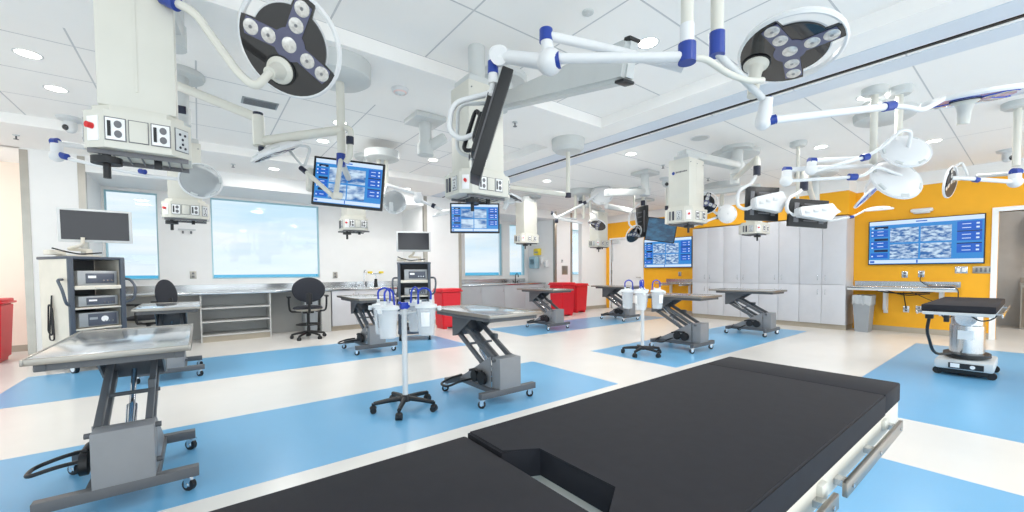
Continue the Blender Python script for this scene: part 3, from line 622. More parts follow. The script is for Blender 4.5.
def cart(loc, rz, label, mlabel, h=1.41, w=.56, d=.6, mrz=0, ms=(.66, .4), tw='', mx=0):
    t = thing('equipment_cart', label, 'cart', loc, rz, 'equipment carts')
    for sx in (-1, 1):
        b = MB(); b.box((sx*(w/2-.012), 0, (h+.16)/2), (.024, d-.04, h-.2)); b.build('side_panel', BEIGE, t)
        b = MB(); b.box((sx*(w/2-.022), -d/2+.012, (h+.13)/2), (.05, .04, h-.16), bev=.008); b.build('front_post', SLATE, t)
        b = MB(); b.tube(rnd([(sx*(w/2-.01), -d/2+.03, h*.58), (sx*(w/2+.06), -d/2-.06, h*.6), (sx*(w/2+.09), -d/2-.06, h*.72), (sx*(w/2+.08), -d/2+.05, h*.8), (sx*(w/2-.005), -d/2+.12, h*.8)], .09), .016, 8); b.build('push_handle', SLATE, t)
    b = MB(); b.box((0, .01, h-.02), (w+.02, d, .035), bev=.01); b.build('top_plate', SLATE, t)
    b = MB(); b.box((0, d/2-.03, (h+.16)/2), (w-.06, .012, h-.22)); b.build('back_panel', DGR, t)
    zs = (.33, .52, .78, 1.04)
    for z in zs:
        b = MB(); b.box((0, -.015, z), (w-.052, d-.05, .022), bev=.006); b.build('shelf', BEIGE, t)
    b = MB(); b.box((0, -d/2-.004, zs[3]-.0), (w-.1, .02, .05), bev=.006); b.box((0, -d/2-.016, zs[3]), (.08, .008, .02), bev=.003); b.build('drawer_front', BEIGE, t)
    b = MB(); b.box((0, 0, .15), (w+.02, d+.02, .07), bev=.02); b.build('base', SLATE, t)
    for sx in (-1, 1):
        for sy in (-1, 1):
            b = MB(); c = V((sx*(w/2-.03), sy*(d/2-.02), 0)); b.cyl(c+V((-.02, 0, .058)), c+V((.02, 0, .058)), .058, seg=24); cs = b.build('caster', BLK, t)
            b = MB(); b.cyl(c+V((-.024, 0, .058)), c+V((.024, 0, .058)), .04, seg=24); b.build('hubcap', PAPER, cs)
    b = MB(); b.tube(rnd([(-w/2-.012, .02, .95), (-w/2-.03, .02, .7), (-w/2-.03, .06, .4), (-w/2-.03, -.04, .4), (-w/2-.03, -.02, .8), (-w/2-.03, .05, .85), (-w/2-.03, .08, .5), (-w/2-.03, 0, .45), (-w/2-.012, .03, .9)], .05), .008, 8); b.build('power_cable', BLK, t)
    # monitor on a swing arm
    b = MB(); b.box((0, .06, h+.012), (.34, .24, .022), bev=.006); b.cyl((.1, .05, h+.02), (.1, .05, h+.1), .03); b.tube(rnd([(.1, .05, h+.09), (-.1, .1, h+.1), (0, -.02, h+.15), (0, -.03, h+.25)], .05), .02); b.box((-.22, .08, h+.05), (.16, .12, .06), bev=.01); b.build('monitor_arm', BEIGE, t)
    b = MB(); b.tube(rnd([(-.28, .0, h+.1), (-.2, -.08, h+.06), (-.05, -.06, h+.03), (.2, .0, h+.06)], .06), .009, 8); b.build('monitor_cable', BLK, t)
    M = MX.Translation((mx, -.05, h+.19+ms[1]/2)) @ MX.Rotation(mrz, 4, 'Z') @ MX.Rotation(PI/2, 4, 'X') @ MX.Rotation(.05, 4, 'X')
    flat_monitor(t, M, ms[0], ms[1], LGR, SCRD)
    q = MX.Translation(loc) @ MX.Rotation(rz, 4, 'Z')
    for k, (z, hh, nm, what) in enumerate(((zs[3], .2, 'imaging_console', 'silver console on the top shelf'), (zs[2], .14, 'light_source', 'silver console with dark front on the middle shelf'), (zs[1], .19, 'insufflator', 'dark fronted console with white badge'), (zs[0], .1, 'image_recorder', 'flat recorder on the bottom shelf'))):
        p = q @ V((.03, -.02, z+.008)); device(nm, t, rz, p, w-.16, d-.16, hh, what+' of the '+tw, k == 2)
    return t
ca = math.radians(35)
lf = V((-1.34, 7.2, 0)); fx = V((math.cos(ca), math.sin(ca), 0)); fy = V((-math.sin(ca), math.cos(ca), 0))
cart(tuple(lf+fx*.27+fy*.3+V((.11, -.085, 0))), ca, 'tall cream and slate equipment cart with grey framed monitor at the left', '', tw='left cart', mrz=-.58, ms=(.69, .43), mx=.13, h=1.43)
cart((3.09, 6.88, 0), -.42, 'slate equipment cart with black screen standing in front of the white column', '', h=1.38, w=.56, d=.5, tw='cart by the column', ms=(.6, .36))
# ------------------------------------------------------------------ ceiling fittings: lamps
def ceil_z(px, py):
    p = pz(px, py, TZ); 
    if p.x < 3.95 and (p.y < 3.29 or 4.25 < p.y < 7.25): return TZ
    return ZC
def downlight(p, label, power=55, r=.075):
    t = thing('downlight', label, 'ceiling light', p, 0, 'recessed downlights')
    b = MB(); b.lathe([(r, -.001), (r+.014, -.004), (r+.016, -.001), (r+.016, .004), (r, .004)], seg=28); b.build('trim_ring', LGR, t)
    b = MB(); b.cyl((0, 0, -.002), (0, 0, .003), r, seg=28); b.build('diffuser', LAMP, t)
    l = bpy.data.lights.new('bulb', 'AREA'); l.shape = 'DISK'; l.size = .3; l.energy = power*LP; l.color = (1, .975, .94); l.spread = PI
    o = bpy.data.objects.new('bulb', l); C.objects.link(o); o.location = (0, 0, -.03); o.parent = t
LP = .265
for px, py, lb in ((28, 54, 'upper of two round downlights at the left edge of the ceiling'), (56, 89, 'lower of two round downlights at the left edge of the ceiling'),
                   (648, 43, 'large bright round downlight at the end of the white boom arm'), (867, 97, 'round downlight on the right ceiling beside the black track'),
                   (821, 147, 'small round downlight on the right ceiling above the two dark backed monitors'), (631, 154, 'round downlight just right of the tray edge, near the long black track'),
                   (372, 160, 'small round downlight beside the ceiling disc above the tilted screen'), (578, 152, 'round downlight near the pole of the middle ceiling disc'),
                   (547, 181, 'small round downlight before the middle windows'), (274, 169, 'small round downlight before the large left window'),
                   (433, 160, 'small round downlight left of the central boom column'), (323, 141, 'small round downlight left of the pole carrying the tilted screen'),
                   (340, 123, 'tiny downlight hidden behind the pole of the tilted screen'), (407, 189, 'tiny downlight before the white column'),
                   (934, 141, 'flat wide downlight behind the pair of white surgical lights')):
    downlight(pz(px, py, ceil_z(px, py)), lb)
for k, (x, y, z) in enumerate(((9.2, 7.4, ZC), (-3.4, 8.6, ZC), (12, -.4, 2.9), (6.2, -1.2, ZC), (8.9, -1.2, ZC), (8.9, 3.9, ZC), (7.6, 5.2, ZC), (7.4, 7.2, ZC), (1.6, -1.4, TZ), (3.2, -1.4, TZ), (-.6, -1.4, TZ))):  # unseen area lamps without fittings, added to brighten the room
    l = bpy.data.lights.new('added_fill_lamp', 'AREA'); l.shape = 'DISK'; l.size = .3; l.energy = 55*LP; l.color = (1, .975, .94)
    o = bpy.data.objects.new('added_fill_lamp', l); C.objects.link(o); o.location = (x, y, z-.03)
# ------------------------------------------------------------------ equipment booms
def panel(par, M, kind):
    """one outlet plate on the boom head; M puts local +Z out of the face"""
    if kind == 'duplex':
        b = MB(); b.box((0, 0, .003), (.088, .105, .006), M=M, bev=.001); o = b.build('outlet_plate', PAPER, par)
        b = MB(); b.box((0, 0, .0015), (.098, .115, .003), M=M); b.build('plate_gasket', SOCK, o)
        for y in (.024, -.024):
            b = MB(); b.cyl((.012, y, .006), (.012, y, .009), .018, M=M, seg=16); b.build('socket', SOCK, o)
        b = MB(); b.box((-.028, 0, .0075), (.016, .075, .003), M=M); b.build('switch_strip', BLK, o)
    elif kind == 'blank':
        b = MB(); b.box((0, 0, .003), (.088, .105, .006), M=M, bev=.001); o = b.build('blank_plate', CREAM, par)
        b = MB(); b.box((0, 0, .0015), (.096, .113, .003), M=M); b.build('plate_gasket', SOCK, o)
    elif kind == 'data':
        b = MB(); b.box((0, 0, .003), (.088, .115, .006), M=M, bev=.001); o = b.build('data_plate', LGR, par)
        b = MB(); b.box((0, 0, .0015), (.096, .122, .003), M=M); b.build('plate_gasket', SOCK, o)
        for x, y in ((-.018, .03), (.018, .03), (0, .005), (0, -.02), (-.018, -.04), (.018, -.04)):
            b = MB(); b.cyl((x, y, .006), (x, y, .009), .007, M=M, seg=10); b.build('socket', DKB, o)
    elif kind == 'gas':
        b = MB(); b.box((0, 0, .003), (.075, .12, .006), M=M, bev=.001); o = b.build('gas_plate', PAPER, par)
        b = MB(); b.cyl((0, .01, .006), (0, .01, .03), .015, M=M); b.build('gas_valve', REDK, o)
    elif kind == 'strip':
        for x in (-.03, .03):
            b = MB(); b.box((x, 0, .004), (.028, .12, .008), M=M); b.build('data_strip', SOCK if x < 0 else DKB, par)
def boom(loc, zb, ztop, label, mount, mz, cw=.36, cd=.28, arm=True, logo=False, hw=.50, hd=.38):
    x, y = loc; t = thing('equipment_boom', label, 'ceiling boom', (x, y, mz), 0, 'ceiling equipment booms')
    with world_coords():
        B = MX.Translation((x, y, zb))
        c = .075; q = [(-hw/2+c, -hd/2), (hw/2-c, -hd/2), (hw/2, -hd/2+c), (hw/2, hd/2-c), (hw/2-c, hd/2), (-hw/2+c, hd/2), (-hw/2, hd/2-c), (-hw/2, -hd/2+c)]
        b = MB(); b.prism(q, 0, .17, B); b.prism([(u*.86, v*.86) for u, v in q], .17, .2, B); hd_ = b.build('outlet_head', CREAM, t)
        b = MB(); b.box((0, 0, (.2+ztop-zb)/2), (cw, cd, ztop-zb-.2), M=B, bev=.006); co_ = b.build('column', CREAM, t)
        b = MB()
        for xx in (-cw*.02, ):
            b.box((xx, -cd/2-.001, (.26+ztop-zb)/2), (.012, .004, ztop-zb-.3), M=B)
        b.build('seam_strip', CREAM, co_)
        for xx in (-cw*.42, 0, cw*.42):
            b = MB(); b.cyl((xx, -cd/2-.001, ztop-zb-.06), (xx, -cd/2-.006, ztop-zb-.06), .006, M=B, seg=8); b.build('screw', SOCK, co_)
        F = lambda px, py, pz_, n: B @ frame((px, py, pz_), n, (0, 0, 1)) @ MX.Diagonal((.74, .92, 1, 1))
        for k, kd in enumerate(('duplex', 'blank', 'duplex')): panel(hd_, F((k-1)*.079, -hd/2, .085, (0, -1, 0)), kd)
        for k, kd in enumerate(('strip', 'data')): panel(hd_, F(-hw/2, .05-.1*k, .085, (-1, 0, 0)), kd)
        panel(hd_, F(-hw/2+c/2, -hd/2+c/2, .085, (-1, -1, 0)), 'gas'); panel(hd_, F(hw/2-c/2, -hd/2+c/2, .085, (1, -1, 0)), 'data')
        b = MB()
        for k in range(7): b.cyl((-.15+.05*k, -hd*.32, -.012), (-.15+.05*k, hd*.32, -.012), .004, M=B, seg=6)
        b.box((0, -hd*.34, -.012), (.36, .012, .02), M=B); b.box((0, hd*.34, -.012), (.36, .012, .02), M=B); b.build('cable_rack', SOCK, t)
        b = MB(); b.cyl((-.12, -.1, -.055), (-.12, -.1, -.012), .016, M=B); b.cyl((-.12, -.1, -.065), (-.12, -.1, -.035), .055, M=B, seg=24); b.cyl((-.12, -.1, -.13), (-.12, -.1, -.065), .014, M=B); b.build('knob', BLK, t)
        b = MB(); b.box((.06, -.06, -.03), (.03, .02, .05), M=B); b.build('hook', BLK, t)
        if logo:
            b = MB(); b.cyl((-cw/2-.001, .07, ztop-zb-.17), (-cw/2-.004, .07, ztop-zb-.17), .02, M=B); b.build('logo_dot', BLUEC, co_)
            b = MB()
            for k in range(8): b.box((-cw/2-.002, .03-.019*k, ztop-zb-.165), (.003, .013, .016+.005*(k % 3 == 0)), M=B)
            b.build('logo_lettering', SOCK, co_)
        if not arm:
            b = MB(); b.box((0, 0, ztop-zb+.03), (.3, .24, .06), M=B, bev=.012); b.build('column_cap', PLATE, t); b = MB(); b.cyl((x, y, ztop+.05), (x, y, mz), .07); b.build('arm_pivot', PLATE, t)
        if arm:
            mx_, my_ = mount; n = V((mx_-x, my_-y, 0)); L_ = n.length; n.normalize(); az = ztop+.02
            b = MB(); b.box((0, 0, ztop-zb+.03), (.26, .2, .06), M=B, bev=.012); b.build('column_cap', PLATE, t)
            Rz = MX.Translation((x, y, az+.06)) @ MX.Rotation(math.atan2(n.y, n.x), 4, 'Z')
            b = MB(); b.box((L_/2, 0, 0), (L_+.2, .15, .1), M=Rz, bev=.03); b.build('boom_arm', PLATE, t)
            b = MB(); b.box((L_+.1, 0, 0), (.012, .1, .07), M=Rz, bev=.003); b.build('arm_end_cap', DKB, t)
            b = MB(); b.cyl((mx_, my_, az+.1), (mx_, my_, mz), .075); b.cyl((mx_, my_, az-.05), (mx_, my_, az+.1), .085); b.build('arm_pivot', PLATE, t)
            b = MB(); b.lathe([(0, mz-.05), (.19, mz-.05), (.2, mz-.03), (.2, mz), (0, mz)], MX.Translation((mx_, my_, 0)), 32); b.build('mount_plate', PLATE, t)
    return t
A_ = pd(143, 150, 2.04); boom((A_.x, A_.y), 1.78, 2.72, 'big cream equipment boom with two duplex outlets hanging at the left front', (A_.x+.1, A_.y+.75), TZ, cw=.28, hw=.385, hd=.34)
boom((-.09, 5.75), 1.80, 2.62, 'cream equipment boom before the pier between the two left windows', (-.1, 4.9), TZ, cw=.29, hw=.4)
boom((1.78, 6.0), 1.80, 2.62, 'cream equipment boom hanging behind and below the tilted screen', (2.2, 6.6), TZ, cw=.26, hw=.34)
D_ = pd(478, 195, 3.42); boom((D_.x, D_.y), 1.82, 2.72, 'cream equipment boom at the centre, behind the edge-on dark monitor', (2.06, 4.22), TZ, cw=.34, arm=False)
boom((5.55, 6.65), 1.80, 2.66, 'cream equipment boom in front of the middle windows, above the dark faucet', (6.2, 7.2), ZC)
boom((8.0, 6.75), 1.80, 2.66, 'small looking equipment boom before the narrow far window', (6.9, 6.3), ZC)
boom((5.0, 2.78), 1.80, 2.60, 'cream equipment boom with blue logo dot in front of the far wall screen', (6.12, 2.64), ZC, logo=True)
H_ = pd(754, 234, 7.3); boom((H_.x, H_.y), 1.84, 2.6, 'pale equipment boom hanging low before the tall cabinets, behind the dark monitor', (7.6, 4.4), ZC, cw=.2, cd=.2)
# ------------------------------------------------------------------ surgical lights
def light_head(t, c, n, h, R, lens=True, shell=False, face=None, hm=None):
    """c centre, n direction the lamps face, h direction of the handle in the face plane"""
    M = frame(c, n, -V(h))
    b = MB(); b.lathe([(R*.97, -.10*R), (R*1.04, -.10*R), (R*1.06, -.02*R), (R*1.02, .03*R), (R*.97, .01*R), (R*.97, -.10*R)], M, 44)
    for a in (.35, 1.2, PI-.35, PI-1.2):
        pass
    rg = b.build('handle_ring', WHT if not shell else WHT, t)
    b = MB()
    if shell: b.lathe([(0, -.34*R), (.35*R, -.33*R), (.7*R, -.25*R), (.95*R, -.12*R), (1.0*R, -.06*R), (1.0*R, -.02*R), (0, -.02*R)], M, 44)
    else: b.lathe([(0, -.2*R), (.4*R, -.19*R), (.7*R, -.1*R), (.78*R, -.03*R), (0, -.03*R)], M, 36)
    hs = b.build('housing', hm or WHT, t)
    if shell:
        for a in (PI/2, PI/2+2.1, PI/2-2.1, PI/2+1.05, PI/2-1.05):
            Q = M @ MX.Rotation(a, 4, 'Z'); b = MB(); b.box((.9*R, 0, -.125*R), (.14*R, .34*R, .08*R), M=Q, bev=.02*R); b.build('grip_slot', PLATE, hs)
    # face: inner disc, the filled sector on the handle side and three petals
    poly = []; N_ = 64; tw = .26
    for k in range(N_):
        a = 2*PI*k/N_; r = .74*R
        da = abs((a-PI/2+PI) % (2*PI)-PI)                    # from the petal opposite the handle
        if da < tw: r = R
        a0 = math.radians(100)
        if da > a0-tw: r = R
        poly.append((r*math.cos(a), r*math.sin(a)))
    b = MB(); b.prism(poly, -.03*R, .02*R, M); fc = b.build('face_disc', face or BLKG, t)
    for pa in (PI/2, PI/2+math.radians(100), PI/2-math.radians(100)):
        Q = M @ MX.Rotation(pa, 4, 'Z')
        b = MB(); b.prism([(0, -.17*R), (.88*R, -.17*R), (.92*R, 0), (.88*R, .17*R), (0, .17*R)], .02*R, .035*R, Q); pt = b.build('led_panel', face or LENSP, t)
        for r in (.42, .77):
            b = MB(); b.lathe([(0, .05*R), (.1*R, .052*R), (.14*R, .045*R), (.15*R, .035*R), (0, .035*R)], Q @ MX.Translation((r*R, 0, 0)), 18); b.build('led_lens', LENS, pt)
            b = MB(); b.lathe([(0, .056*R), (.035*R, .053*R), (.035*R, .05*R), (0, .05*R)], Q @ MX.Translation((r*R, 0, 0)), 10); b.build('led_core', SOCK, pt)
    b = MB(); b.cyl((0, 0, .02*R), (0, 0, .038*R), .32*R, M=M, seg=32); ct = b.build('led_panel', face or LENSP, t)
    b = MB(); b.lathe([(0, .055*R), (.1*R, .055*R), (.15*R, .04*R), (0, .04*R)], M, 18); b.build('led_lens', LENS, ct)
    return M
def cone_handle(t, M, R, L=.55, off=.58):
    b = MB(); b.lathe([(0, 0), (.28*R, 0), (.27*R, .06*R), (.18*R, .12*R), (.14*R, .3*R), (.12*R, L*R), (0, L*R)], M @ MX.Translation((0, -off*R, .02*R)), 24); h = b.build('handle', CREAM, t)
    b = MB(); b.lathe([(.27*R, .0), (.31*R, .0), (.31*R, .02*R), (.27*R, .02*R)], M @ MX.Translation((0, -off*R, .03*R)), 24); b.build('handle_collar', BLK, h)
def arm(t, pts, r, rad=.08, m=WHT, name='arm', r1=None, seg=12):
    b = MB(); b.tube(rnd(pts, rad), r, seg, r1=r1); return b.build(name, m, t)
def collar(t, p, q, r, m=BLUEC, name='collar'):
    b = MB(); p = V(p); q = V(q); b.cyl(p, q, r, seg=20); return b.build(name, m, t)
def knuckle(t, p, r, q=None, m=WHT):
    b = MB(); b.sph(p, r, seg=20)
    if q is not None: b.cyl(p, q, r*.8)
    return b.build('joint', m, t)
def to_ceiling(t, p, z, r=.025, plate=.16, m=CREAM):
    b = MB(); b.cyl(p, (p[0], p[1], z), r, seg=20); b.build('drop_tube', m, t)
    b = MB(); b.lathe([(0, z-.07), (plate*.8, z-.07), (plate, z-.05), (plate, z), (0, z)], MX.Translation((p[0], p[1], 0)), 32); b.build('mount_plate', PLATE, t)
def sl(label, p): return thing('surgical_light', label, 'surgical light', p, 0, 'surgical lights')
def tocam(p): return (CAM-V(p)).normalized()
with world_coords():
    # 1 large light at the upper left
    c = pd(290, 45, 2.1); R = .245; top = pd(140, -16, 1.95)
    t = sl('large round surgical light with seven lamps facing us at the upper left', (top.x, top.y, TZ))
    n = (tocam(c)-RT*.42-UP*.05).normalized(); h = (-RT*.5-UP*.85)
    M = light_head(t, c, n, h, R); cone_handle(t, M, R, .5)
    e = M @ V((0, -.58*R, .5*R))
    arm(t, [pd(172, 1, 1.95), pd(195, 12, 1.97), pd(218, 45, 2.0), pd(240, 75, 2.0), pd(256, 88, 2.0), e], .02, .12, CREAM)
    collar(t, pd(163, -3, 1.95), pd(177, 4, 1.95), .034); arm(t, [top, pd(150, -10, 1.95), pd(164, -3, 1.95)], .03, .05, CREAM, 'spring_arm')
    arm(t, [M @ V((-.2*R, 1.0*R, -.06*R)), M @ V((-.75*R, 1.25*R, -.1*R)), M @ V((-1.05*R, .3*R, -.06*R))], .014, .14, WHT, 'yoke'); to_ceiling(t, top, TZ, .03)
    # 2 large light at the upper right, with the tube it hangs on
    c = pd(790, 50, 1.9); R = .205; p1 = pd(687, 58, 1.62)
    t = sl('large surgical light with white ring near the top right of centre', (p1.x, p1.y, TZ))
    n = (V((0, 0, -1))+tocam(c)*.35-RT*.08).normalized(); h = -RT*.62+fw*.75
    M = light_head(t, c, n, h, R); cone_handle(t, M, R, .9, .7); e = M @ V((0, -.7*R, .5*R))
    arm(t, [p1, pd(705, 58, 1.64), pd(728, 74, 1.7), pd(748, 81, 1.76), pd(764, 80, 1.8), e], .013, .1, CREAM)
    b = MB(); b.cyl(p1+V((0, 0, -.02)), p1+V((0, 0, .055)), .034, seg=20); b.build('collar', BLUEC, t)
    b = MB(); b.cyl(p1+V((0, 0, .05)), p1+V((0, 0, .13)), .027, seg=20); b.build('sleeve', WHT, t); to_ceiling(t, p1+V((0, 0, .12)), TZ, .024, .14)
    # 3 light at the right edge, blue floor reflection put into its face colour, carried by the second tube
    p2 = pd(717, 40, 1.72)
    t = sl('surgical light seen edge-on at the right edge of the ceiling, blue reflection coloured into its face', (p2.x, p2.y, TZ))
    b = MB(); b.cyl(p2+V((0, 0, -.065)), p2+V((0, 0, .03)), .031, seg=20); b.build('collar', BLUEC, t); to_ceiling(t, p2+V((0, 0, .03)), TZ, .026, .14)
    j = pd(765, 113, 1.95); arm(t, [p2+V((0, 0, -.05)), pd(722, 58, 1.74), pd(762, 98, 1.92)], .016, .03, LGR, 'spring_arm')
    b = MB(); b.cyl(pd(767, 98, 1.93), pd(763, 122, 1.95), .026, .034, seg=20); b.sph(pd(763, 123, 1.95), .035); b.build('joint', WHT, t)
    collar(t, pd(769, 121, 1.94), pd(776, 119, 1.93), .022); collar(t, pd(769, 97, 1.93), pd(770, 106, 1.93), .012)
    arm(t, [pd(774, 120, 1.93), pd(884, 107, 2.1)], .019, .02); collar(t, pd(884, 107, 2.1), pd(893, 105.5, 2.11), .024)
    c = pd(974, 99, 2.2); R = .2; n = (V((0, 0, -1))+fw*.14+RT*.08).normalized(); h = -RT*1.0-fw*.2
    M = light_head(t, c, n, h, R, face=BLUREF); cone_handle(t, M, R, .62, .3); arm(t, [pd(892, 106, 2.11), pd(908, 107, 2.13), pd(922, 111, 2.15), M @ V((0, -1.02*R, -.05*R))], .013, .06)
    # 4 pair of white backed lights
    jd = pz(884, 112, ZC); p = (jd.x-.12, jd.y+.04)
    def pair(label, c, n, R, h, pts, joint, bars):
        t = sl(label, c); M = light_head(t, c, n, h, R, shell=True); arm(t, pts+[c-n.normalized()*(-.0)+V((0, 0, 0))-n.normalized()*.3*R*1.05], .014, .06)
        for a, b_, r in bars: arm(t, [a, b_], r, .01, WHT, 'bar')
        for (a, b_) in joint: collar(t, a, b_, .03)
        return t
    c = pd(905, 152, 3.6); n = (fw*1.0-UP*.55+RT*.3)
    t = pair('upper of the two white backed surgical lights left of the right screen', c, n, .175, -UP*.2+RT, [pd(812, 172, 3.5), pd(866, 157, 3.5), pd(884, 146, 3.5), pd(900, 130, 3.45), pd(912, 131, 3.5)],
             [(pd(862, 158, 3.5), pd(868, 156.5, 3.5)), (pd(809, 161, 3.5), pd(815, 161, 3.5))], [(pd(812, 161, 3.5), pd(866, 158, 3.9), .02)])
    knuckle(t, pd(811, 170, 3.5), .045, pd(812, 162, 3.5)); to_ceiling(t, pd(898, 160, 3.95), ZC, .03, .1)
    c = pd(895, 180, 3.7); n = (fw*1.0-UP*.45+RT*.05)
    t = pair('lower of the two white backed surgical lights, partly covering the yellow bulkhead', c, n, .205, UP, [pd(788, 181, 3.6), pd(853, 177, 3.6), pd(864, 176, 3.6), pd(876, 166, 3.6)],
             [(pd(849, 177, 3.6), pd(856, 177, 3.6)), (pd(784, 170, 3.6), pd(790, 170, 3.6))], [(pd(787, 170, 3.6), pd(812, 168, 3.6), .02), (pd(812, 168, 3.6), pd(872, 166, 3.95), .02)])
    knuckle(t, pd(786, 181, 3.6), .05, pd(787, 171, 3.6)); to_ceiling(t, pd(873, 168, 3.95), ZC, .03, .1)
    # big disc above the pair
    t = thing('ceiling_mount', 'large round ceiling plate with two poles above the pair of white lights', 'ceiling mount', (jd.x, jd.y, ZC))
    b = MB(); b.lathe([(0, ZC-.1), (.22, ZC-.1), (.26, ZC-.08), (.27, ZC), (0, ZC)], MX.Translation((jd.x, jd.y, 0)), 36); b.build('mount_plate', PLATE, t)
    # 5 dark faced light at the right
    c = pd(951, 182, 4.3); n = (RT*.8-UP*.3-fw*1.47); j = pd(1015, 182, 4.3)
    t = sl('dark faced surgical light in front of the yellow wall, above the right screen', (j.x, j.y, ZC)); M = light_head(t, c, n, UP*-.2+fw*.3, .16, face=BLK)
    arm(t, [c+V((0, 0, .04)), pd(958, 178, 4.3), pd(974, 179, 4.3), j], .022, .05); collar(t, pd(974, 179.5, 4.3), pd(978, 180, 4.3), .028); knuckle(t, j, .06, pd(1015, 174, 4.3)); collar(t, pd(1013, 172, 4.3), pd(1019, 172, 4.3), .04)
    arm(t, [pd(1015, 173, 4.3), pd(978, 176, 4.9)], .025, .02, LGR, 'bar'); arm(t, [c+V((0, 0, .1)), pd(956, 166, 4.35), pd(962, 162, 4.35), pd(968, 176, 4.32)], .012, .06, LGR, 'yoke'); to_ceiling(t, pd(1016, 166, 4.3), ZC, .03, .12)
    # 6 small edge-on light under the yellow bulkhead
    c = pd(878, 210, 5.4); t = sl('thin white surgical light seen edge-on beside the top of the right screen', c)
    M = light_head(t, c, (V((0, 0, -1))+fw*.1+RT*.1), -RT, .15, shell=True, face=BLUREF); jn = pd(797, 227, 5.6); arm(t, [c+V((-.03, .1, .02)), pd(852, 217, 5.4), jn], .013, .02); collar(t, pd(850, 217.3, 5.4), pd(853, 216.8, 5.4), .02); to_ceiling(t, jn, ZC, .02, .1)
    # 7 blue faced light under the pair
    c = pd(868, 196, 4.5); t = sl('narrow surgical light with blue face edge-on below the white pair', c); n = (RT*.63-UP*.77-fw*.55)
    M = light_head(t, c, n, UP, .16, face=BLUREF); arm(t, [c-n.normalized()*.03, pd(866, 186, 4.5), pd(873, 176, 4.3)], .014, .04); to_ceiling(t, pd(873, 176, 4.3), ZC, .02, .1)
    # 8 translucent looking ring light before the left windows
    c = pd(201, 181, 3.3); j = pd(57, 156, 3.1); t = sl('pale ring shaped surgical light before the left window, on a long thin arm', (j.x, j.y, TZ)); n = (fw*.8-RT*.6-UP*.1)
    M = light_head(t, c, n, -RT-UP*.2, .14, shell=True, hm=DISC); arm(t, [j, pd(118, 170, 3.2), pd(150, 176, 3.25), pd(186, 180, 3.3)], .014, .05); collar(t, pd(60, 155, 3.1), pd(67, 157, 3.1), .024); collar(t, pd(140, 171, 3.2), pd(145, 172, 3.2), .02)
    arm(t, [pd(57, 143, 3.1), pd(98, 149, 3.6)], .022, .02, WHT, 'bar'); collar(t, pd(53, 142, 3.1), pd(58, 142, 3.1), .03); knuckle(t, j, .045, pd(57, 144, 3.1)); arm(t, [pd(98, 149, 3.6), pd(135, 152, 3.6)], .022, .02, WHT, 'bar'); to_ceiling(t, pd(135, 150, 3.6), TZ, .03, .14)
    arm(t, [pd(164, 163, 3.3), pd(182, 168, 3.3), pd(196, 172, 3.3)], .012, .04); collar(t, pd(163, 162, 3.3), pd(168, 164, 3.3), .022); arm(t, [pd(98, 148, 3.6), pd(164, 163, 3.3)], .018, .02)
    # 9 flat light and tilted screen on the left pole
    pm = pz(345, 70, ZC); 
    c = pd(278, 153, 3.289); t = sl('flat pale surgical light seen edge-on left of the tilted screen', c); n = (V((0, 0, -1))+RT*.4+fw*.42); M = light_head(t, c, n, RT, .2, shell=True)
    b = MB(); b.tube(rnd([M @ V((0, -.9*.2, 0)), pd(311, 147, 3.289), pd(304, 168, 3.233), M @ V((0, -.5*.2, .02))], .05), .011, 8); b.build('yoke', LGR, t)
    collar(t, pd(301, 168, 3.233), pd(306, 172, 3.211), .02, DKB); arm(t, [pd(303, 169, 3.233), pd(333, 196, 3.122)], .017, .01, CREAM)
    b = MB(); b.box(pd(337, 196, 3.122), (.07, .07, .05), bev=.01); b.build('joint', CREAM, t); arm(t, [pd(336, 195, 3.122), pd(341, 158, 3.40)], .019, .01, CREAM, 'drop_link'); LINK = pd(341, 160, 3.278)
# ------------------------------------------------------------------ screens
def screen_ui(w, h, M, mo, dim=False):
    """the interface shown: white bars, blue side columns and four room views, as one flat picture"""
    b = MB(); z = 0
    def q(x0, y0, x1, y1, mi, dz):
        b.mi = mi; b.box((((x0+x1)/2-.5)*w, (.5-(y0+y1)/2)*h, dz), (abs(x1-x0)*w, abs(y1-y0)*h, .0012), M=M)
    q(0, 0, 1, 1, 0, 0)
    q(0, 0, 1, .09, 3, .0008); q(0, .905, 1, .985, 3, .0008); q(.44, .035, .54, .06, 1, .0016); q(.01, .925, .055, .97, 1, .0016); q(.45, .91, .465, .98, 1, .0016)
    for y0, y1 in ((.21, .29), (.29, .37), (.47, .56), (.56, .64), (.74, .87)): q(.015, y0, .185, y1-.008, 1, .0008)
    for y0 in (.12, .40, .66): q(.05, y0, .185, y0+.055, 2, .0008)
    for y0 in (.12, .335, .59): q(.79, y0, .985, y0+.19, 1, .0008)
    for y0 in (.315, .57): q(.79, y0, .985, y0+.02, 2, .0012)
    for y in (.16, .23, .31, .5, .58, .8): q(.08, y, .14, y+.014, 3, .0018)
    for y in (.17, .25, .39, .47, .64, .72): q(.83, y, .90, y+.014, 3, .0018); q(.94, y-.015, .965, y+.02, 3, .0018)
    for y in (.14, .23, .31, .5, .6, .8): q(.022, y, .04, y+.03, 3, .0018)
    for x0 in (.205, .485):
        for y0 in (.17, .545): q(x0, y0, x0+.262, y0+.335, 4, .0012)
    return b.build('screen', [S_BG, S_MID, S_DK, S_LT, S_PH], mo)
